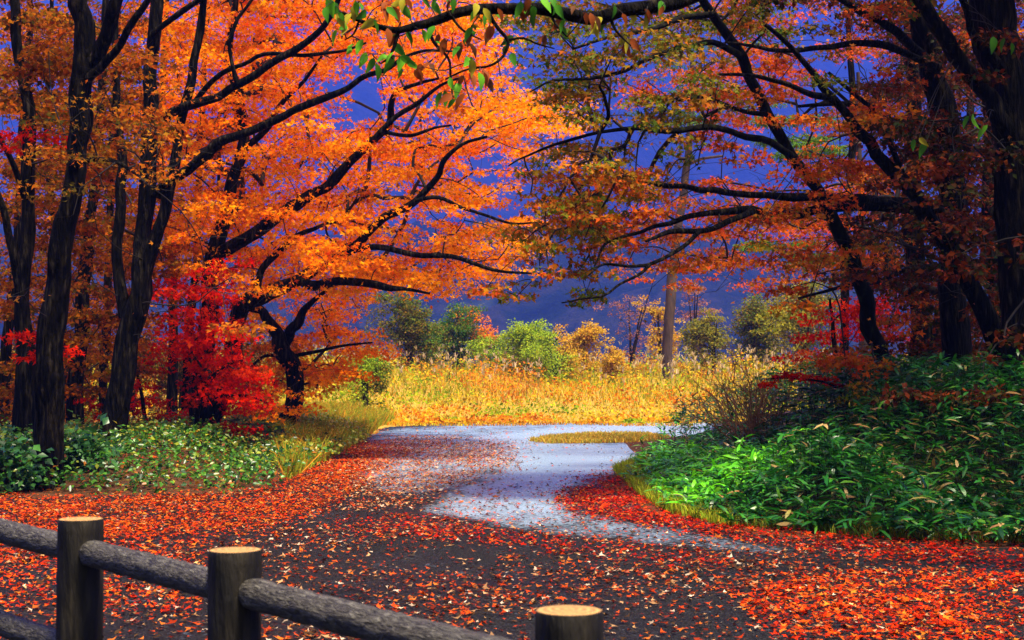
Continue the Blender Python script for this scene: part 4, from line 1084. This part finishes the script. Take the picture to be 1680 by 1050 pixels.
# ------------------------------------------------------------------ shrubs and trees behind the field
def bush(name, label, px, Y, wpx, toppx, pals, nspr, size, group=None, cat='bush', basepx=596, leafless=False, bare=1.0):
    b = base_of(px, Y)
    t = Tree(name, label, cat, b, M_TWIG, group)
    top = at(px, toppx, Y)[2] - b[2]; wr = wpx * Y / F
    for k in range(3):
        d = np.array((RNG.normal() * 0.3 * wr, RNG.normal() * 0.2 * wr, top * 0.75))
        t.limb('trunk' if k == 0 else 'branch', [b + np.array((0, 0, -0.1)), b + d * np.array((0.2, 0.2, 0.3)), b + d * np.array((0.6, 0.6, 0.7)), b + d], [0.09 + 0.01 * top, 0.07, 0.045, 0.02], 6)
    lobes = [(RNG.normal() * 0.45, RNG.normal() * 0.35, RNG.uniform(0.25, 0.8), RNG.uniform(0.3, 0.55)) for k in range(7)] + [(0, 0, 0.62, 0.5), (-0.3, 0, 0.3, 0.6), (0.35, 0, 0.3, 0.6)]
    for q in range(int(nspr * (1 if cat == 'tree' else 1.9))):
        a = RNG.random() * 2 * np.pi; u = RNG.random() ** 0.4; e = RNG.uniform(-1, 1)
        rr = math.sqrt(max(0, 1 - e * e)) if e > 0 else 1 - 0.15 * e * e
        lb = lobes[RNG.integers(len(lobes))]
        c = b + np.array((wr * (lb[0] + lb[3] * u * rr * math.cos(a)), wr * 0.8 * (lb[1] + lb[3] * u * rr * math.sin(a)), min(max(0.05, lb[2] + lb[3] * 0.6 * e * u), 1.02) * top))
        side = (c[0] - b[0]) / wr
        p = pals[0] if len(pals) == 1 else pals[1] if side + RNG.normal() * 0.2 > 0.5 else pals[0]
        t.spray(c, 0.13 * wr + 0.16, 46, p, size * 0.85, 'oval')
    t.finish(M_LEAFD if not leafless else M_LEAF, flat=0.5, droop=0.1, twig_r=0.008)
PG2 = [((0.06, 0.18, 0.010), 4), ((0.04, 0.11, 0.010), 3), ((0.16, 0.2, 0.012), 3), ((0.3, 0.18, 0.012), 1.5)]
PDK = [((0.10, 0.12, 0.010), 4), ((0.18, 0.12, 0.010), 3), ((0.05, 0.07, 0.010), 3), ((0.32, 0.16, 0.010), 2.5), ((0.16, 0.24, 0.01), 3)]
PLM = [((0.30, 0.42, 0.015), 4), ((0.22, 0.34, 0.015), 4), ((0.42, 0.44, 0.02), 2)]
PGD = [((0.62, 0.38, 0.02), 4), ((0.5, 0.34, 0.02), 4), ((0.6, 0.24, 0.015), 2)]
PPK = [((0.38, 0.15, 0.10), 3), ((0.3, 0.10, 0.06), 3), ((0.35, 0.2, 0.12), 2)]
bush('round_bush', 'dark olive bush at the left end of the meadow', 672, 76, 62, 466, [PDK, PG2], 150, 0.13)
bush('round_bush', 'deep green bush turning orange on its right, behind the meadow', 752, 80, 58, 482, [PG2, P_OR], 140, 0.13)
bush('round_bush', 'bright lime green round bush behind the meadow', 872, 74, 58, 522, [PLM], 130, 0.13)
bush('round_bush', 'golden round bush right of the lime green one', 950, 72, 36, 524, [PGD], 80, 0.13)
bush('bare_tree', 'thin pinkish almost leafless tree left of the pine trunk', 1036, 78, 48, 470, [PPK], 26, 0.10, cat='tree')
bush('young_tree', 'upright golden orange tree behind the pine trunk', 1085, 84, 28, 484, [PGD], 90, 0.14, cat='tree')
bush('young_tree', 'pale reddish thin tree right of the pine trunk', 1140, 86, 34, 440, [PPK], 46, 0.12, cat='tree')
bush('round_bush', 'olive yellow bush right of the pine trunk', 1170, 74, 46, 500, [P_YOL], 80, 0.13)
bush('round_bush', 'dark grey green bush at the right back of the meadow', 1240, 80, 56, 478, [PDK, P_YOL], 130, 0.14)
bush('round_bush', 'tall olive bush behind the twiggy shrub', 1325, 76, 60, 440, [P_YOL, PDK], 150, 0.14)
bush('round_bush', 'low yellow green bush between the lime and the deep green ones', 820, 78, 40, 545, [PLM, PGD], 60, 0.12)
bush('round_bush', 'low lime and gold bush in front of the golden round one', 912, 70, 44, 556, [PLM, PGD], 60, 0.11)
bush('round_bush', 'low golden bush left of the pine foot', 1005, 70, 26, 552, [PGD], 40, 0.11)
bush('round_bush', 'small green bush left of the meadow under the small maple', 600, 55, 38, 552, [PLM, PG2], 60, 0.11)
for px_, lab_ in ((25, 'dark brown thicket deep in the wood at the left edge'), (115, 'dark brown thicket behind the thin straight trunk'), (215, 'dark brown thicket behind the crimson sapling'), (300, 'dark olive thicket behind the big orange maple trunk'), (395, 'dim rusty thicket behind the scarlet sapling')):
    bush('thicket', lab_, px_, 46 + (px_ % 7), 62, 545, [[((0.10, 0.05, 0.01), 4), ((0.2, 0.06, 0.008), 3), ((0.05, 0.06, 0.01), 3), ((0.35, 0.1, 0.008), 1)]], 70, 0.12, 'thickets deep in the left wood')

# red pine
def pine():
    b = base_of(1096, 72)
    t = Tree('pine_tree', 'slim leaning pine trunk standing at the back of the meadow', 'tree', b, M_PINE)
    t.pxlimb('trunk', [(1096, 576, 8.5), (1099, 500, 8.5), (1103, 450, 8), (1112, 380, 7), (1122, 320, 7), (1128, 260, 6), (1132, 180, 5), (1136, 90, 3.5)], 72, 72, 10, 0.05, root_z=b[2])
    for (pts) in [[(1126, 270, 3), (1150, 262, 2.5), (1185, 256, 2)], [(1128, 262, 3), (1108, 256, 2), (1090, 250, 1.6)], [(1131, 200, 3), (1180, 180, 2), (1230, 175, 1.5)], [(1131, 190, 3), (1090, 180, 2), (1050, 170, 1.4)], [(1134, 120, 2.4), (1180, 100, 1.6), (1220, 90, 1.2)]]:
        t.pxlimb('branch', pts, 72, 70.5, 6)
    for q in range(60):
        y = RNG.uniform(60, 215)
        c = at(1134 + RNG.normal() * 55, y, 72 + RNG.normal() * 1.2)
        t.spray(c, 0.5, 60, [((0.05, 0.12, 0.02), 3), ((0.10, 0.18, 0.02), 3)], 0.22, 'lance')
    t.finish(M_LEAFD, flat=0.2, twig_r=0.01)
pine()
# green pine boughs reaching in behind the mossy leaning tree
def young_pine():
    b = base_of(1420, 44)
    t = Tree('pine_tree', 'light green young pine with flat tiers behind the mossy leaning tree', 'tree', b, M_PINE)
    t.pxlimb('trunk', [(1418, 600, 8), (1416, 480, 7), (1413, 360, 6), (1410, 220, 4.5), (1408, 120, 3)], 44, 44, 8, 0.05, root_z=b[2])
    for y, l in [(408, 190), (235, 160), (205, 170), (255, 130), (430, 120)]:
        t.pxlimb('branch', [(1412, y - 20, 3), (1412 - l * 0.5, y - 6, 2.4), (1412 - l, y, 1.4)], 44, 42.5, 6)
        for q in range(16):
            c = at(1412 - l * RNG.uniform(0.25, 1.0), y - 5 + RNG.normal() * 5, 43 + RNG.normal() * 0.6)
            t.spray(c, 0.34, 60, [((0.06, 0.15, 0.012), 3), ((0.11, 0.2, 0.012), 3), ((0.2, 0.22, 0.012), 1)], 0.16, 'lance')
    t.finish(M_LEAFD, flat=0.12, twig_r=0.008, droop=0.05)
young_pine()

# ------------------------------------------------------------------ fallen leaves
ZONES = [  # polygon in pixels of the ground, leaves per square metre, palette, size
    ([(905, 818), (940, 800), (1000, 772), (1050, 800), (1090, 830), (1150, 852), (1300, 868), (1450, 884), (1720, 893), (1720, 940), (1560, 926), (1350, 905), (1200, 880), (1050, 858), (940, 842)], 420, 'red'),
    ([(-60, 815), (380, 813), (470, 790), (545, 752), (600, 722), (650, 735), (600, 790), (540, 840), (400, 870), (200, 880), (-60, 885)], 330, 'org'),
    ([(1200, 985), (1260, 960), (1400, 936), (1720, 945), (1720, 1060), (1280, 1060)], 430, 'ro'),
    ([(160, 860), (330, 880), (340, 960), (330, 1010), (160, 1000), (-40, 1000), (-40, 880)], 170, 'ro'),
    ([(610, 725), (700, 715), (850, 735), (840, 765), (750, 800), (680, 830), (560, 840), (560, 780)], 150, 'brn'),
    ([(560, 845), (700, 845), (860, 878), (1000, 895), (1200, 915), (1200, 935), (900, 905), (700, 880), (560, 870)], 200, 'red'),
]
PALF = {  # palest tans are dried leaves, and wet glints put in as colour
    'red': [((0.40, 0.010, 0.002), 5), ((0.52, 0.028, 0.002), 4), ((0.22, 0.006, 0.002), 4), ((0.52, 0.08, 0.005), 1.4), ((0.36, 0.16, 0.04), 0.4)],
    'ro': [((0.50, 0.024, 0.002), 5), ((0.58, 0.06, 0.003), 4), ((0.28, 0.010, 0.002), 4), ((0.55, 0.15, 0.012), 1.6), ((0.48, 0.26, 0.09), 0.5)],
    'org': [((0.52, 0.06, 0.003), 5), ((0.44, 0.022, 0.003), 5), ((0.55, 0.13, 0.01), 3), ((0.22, 0.02, 0.004), 2.5), ((0.45, 0.22, 0.07), 0.7)],
    'brn': [((0.42, 0.10, 0.02), 4), ((0.28, 0.05, 0.015), 4), ((0.5, 0.25, 0.10), 3), ((0.5, 0.36, 0.24), 2)],
    'mix': [((0.34, 0.03, 0.004), 4), ((0.14, 0.016, 0.005), 5), ((0.42, 0.10, 0.012), 3), ((0.36, 0.19, 0.08), 2.5), ((0.5, 0.36, 0.24), 1.4), ((0.5, 0.06, 0.006), 2), ((0.06, 0.03, 0.012), 3)],
}
def litter():
    X, Y, K = [], [], []
    # general scatter over the road, thin on the wet band
    n = 125000
    y = 7.2 + 39 * RNG.random(n) ** 1.15; x = RNG.uniform(-0.4, 0.42, n) * y
    px, py = topix(x, y, 0 * x)
    road = inpoly(px, py, ROAD_PX[:-1] + [(2300, 1400), (-700, 1400)])
    patch = fbm(x * 0.9, y * 0.55, 70)
    dens = np.clip(0.25 + 1.9 * (patch - 0.36), 0.08, 1)
    jx, jy = px + RNG.normal(size=n) * 30, py + RNG.normal(size=n) * 7
    dens = np.where(inpoly(jx, jy, PUD_A), np.clip((py - 775) / 90, 0.02, 0.5), dens)
    dens = np.where(inpoly(jx, jy, PUD_B), 0.03, dens)
    dens = np.where((py < 725) , dens * 0.35, dens)
    k = road & (RNG.random(n) < dens)
    X.append(x[k]); Y.append(y[k]); K += ['mix'] * k.sum()
    for (pl, dn, key) in ZONES:
        P = np.array([gr(*p)[:2] for p in pl]); lo, hi = P.min(0), P.max(0)
        m_ = int((hi - lo).prod() * dn * 2.0)
        x = RNG.uniform(lo[0], hi[0], m_); y = RNG.uniform(lo[1], hi[1], m_)
        f = fbm(x * 1.1, y * 0.8, 75)
        # soft edge: jitter the lookup point
        px, py = topix(x, y, 0 * x)
        k = inpoly(px + RNG.normal(size=m_) * 24, py + RNG.normal(size=m_) * 7, pl) & (RNG.random(m_) < np.clip(0.45 + 1.6 * (f - 0.3), 0.1, 1))
        X.append(x[k]); Y.append(y[k]); K += [key] * k.sum()
    # forest floor on the left
    m_ = 9000; x = RNG.uniform(-13, -3.8, m_); y = RNG.uniform(20, 44, m_)
    X.append(x); Y.append(y); K += ['org'] * m_
    x, y, K = np.concatenate(X), np.concatenate(Y), np.array(K)
    n = len(x)
    col = np.zeros((n, 3))
    for key in PALF:
        s_ = K == key
        if s_.any(): col[s_] = pal(PALF[key], s_.sum(), 0.25)
    z = H(x, y) + 0.012 + RNG.random(n) * 0.018
    nr = np.stack([RNG.normal(size=n) * 0.4, RNG.normal(size=n) * 0.4, np.ones(n) * 1.8], -1)
    a = RNG.random(n) * 2 * np.pi
    tp = np.stack([np.cos(a), np.sin(a), 0 * a], -1)
    curl = RNG.uniform(-1.0, 3.0, n)
    size = 0.028 * np.clip(np.exp(RNG.normal(size=n) * 0.38), 0.45, 2.2) * (1 + 0.012 * np.clip(y - 12, 0, 30))
    pos = np.stack([x, y, z], -1)
    px, py = topix(x, y, z)
    cand = np.where((px > 440) & (px < 1675) & (py > 900) & (py < 1046) & ~((px < 1000) & (py > 985 + 0.0 * px) & (px > 860)))[0]
    big = cand[np.argsort(-(size[cand] / y[cand] ** 1.6) + 0 * cand)][:300]
    msk = np.ones(n, bool); msk[big] = False
    acc = Acc()
    acc.add(*leaves(pos[msk], nr[msk], tp[msk], size[msk], col[msk], 'maple', curl[msk]))
    tag(obj('leaf_litter', acc.mesh('leaf_litter', M_FALL)), 'carpet of fallen red and orange leaves over the road and its edges', 'fallen leaves', kind='stuff')
    for i in big:
        V, Fc, C = leaves(np.zeros((1, 3)), nr[i:i + 1], tp[i:i + 1], size[i:i + 1], col[i:i + 1], 'maple', curl[i:i + 1])
        o = obj('fallen_leaf', npmesh('fallen_leaf', V, Fc, M_FALL, C)); o.location = pos[i]
        c = col[i]
        cn = 'pale tan' if c[1] > 0.45 * c[0] and c[0] > 0.3 else 'orange' if c[1] > 0.2 * c[0] else 'red' if c[0] > 0.4 else 'dark maroon'
        where = 'in the red drift at the lower right' if px[i] > 1240 else 'on bare asphalt right of the lowest post' if px[i] > 990 else 'on the asphalt above the fence rail'
        tag(o, f'{cn} fallen leaf {where}', 'leaf', 'single fallen leaves in the foreground, ' + cn + ', ' + where)
litter()

# ------------------------------------------------------------------ mountain and the air in front of it
def mountain():
    nx, ny = 300, 120
    u = np.linspace(-5160, 5160, nx); v = np.linspace(0, 1, ny)
    U, Vv = np.meshgrid(u, v)
    Y = 2760 + 7440 * Vv
    X = U * (0.45 + 0.75 * Vv)
    rg = 1 - np.abs(2 * fbm(X * 0.0007 + 0.00025 * Y, Y * 0.00022, 81, 4) - 1)
    Z = 3200 * Vv ** 0.95 + 900 * (rg - 0.7) * sm(Vv * 5) + 0.04 * X * Vv
    Z += 160 * (fbm(X * 0.005, Y * 0.005, 84, 4) - 0.5) * sm(Vv * 10) + 60.0 * (vnoise(X * 0.02, Y * 0.02, 90) - 0.5)
    Z[0] = -2
    V = np.stack([X, Y, Z], -1).reshape(-1, 3)
    i, j = np.meshgrid(np.arange(nx - 1), np.arange(ny - 1)); a = (j * nx + i).ravel()
    Fc = np.stack([a, a + 1, a + nx + 1, a + nx], -1)
    m = noise_mat('wooded_slope', 0.018, [(0.3, (0.002, 0.004, 0.004)), (0.45, (0.012, 0.02, 0.016)), (0.56, (0.05, 0.04, 0.03)), (0.62, (0.01, 0.018, 0.014)), (0.75, (0.07, 0.09, 0.06))], 1.0, 1.0, 0.05, detail=14, bdist=30.0, spec=0.0)
    tag(obj('mountain', npmesh('mountain', V, Fc, m, smooth=True)), kind='structure')
    # wooded foothill in front of it
    nx, ny = 260, 60
    U, Vv = np.meshgrid(np.linspace(-1100, 1100, nx), np.linspace(0, 1, ny))
    X = U * (0.7 + 0.5 * Vv); Y = 900 + 900 * Vv
    crest = 95 + 120 * fbm(X * 0.0022 + 3, X * 0, 86, 3) - 0.02 * X
    Z = crest * np.sin(np.clip(Vv * 1.25, 0, 1) * np.pi / 2) + 20 * (fbm(X * 0.03, Y * 0.03, 87, 3) - 0.5) + 9 * (vnoise(X * 0.11, Y * 0.08, 88) - 0.5)
    Z[0] = -3; Z[-1] = -3
    V = np.stack([X, Y, Z], -1).reshape(-1, 3)
    i, j = np.meshgrid(np.arange(nx - 1), np.arange(ny - 1)); a = (j * nx + i).ravel()
    tag(obj('foothill', npmesh('foothill', V, np.stack([a, a + 1, a + nx + 1, a + nx], -1), m, smooth=True)), kind='structure')
mountain()

def haze():
    x0, x1, y0, y1, z0, z1 = -7200, 7200, -200, 10600, -60, 3950
    V = np.array([(x, y, z) for z in (z0, z1) for y in (y0, y1) for x in (x0, x1)], float)
    Fc = np.array([(0, 2, 3, 1), (4, 5, 7, 6), (0, 1, 5, 4), (2, 6, 7, 3), (0, 4, 6, 2), (1, 3, 7, 5)])
    m = bpy.data.materials.new('haze'); m.use_nodes = True
    N, L = m.node_tree.nodes, m.node_tree.links
    N.remove(N['Principled BSDF'])
    P = N.new('ShaderNodeVolumePrincipled')
    P.inputs['Color'].default_value = (0.10, 0.22, 1.0, 1)
    P.inputs['Density'].default_value = 0.00036
    P.inputs['Anisotropy'].default_value = 0.1
    L.new(P.outputs[0], N['Material Output'].inputs['Volume'])
    tag(obj('haze', npmesh('haze', V, Fc, m)), 'thin blue haze between the road and the mountain', 'haze', kind='stuff')
haze()
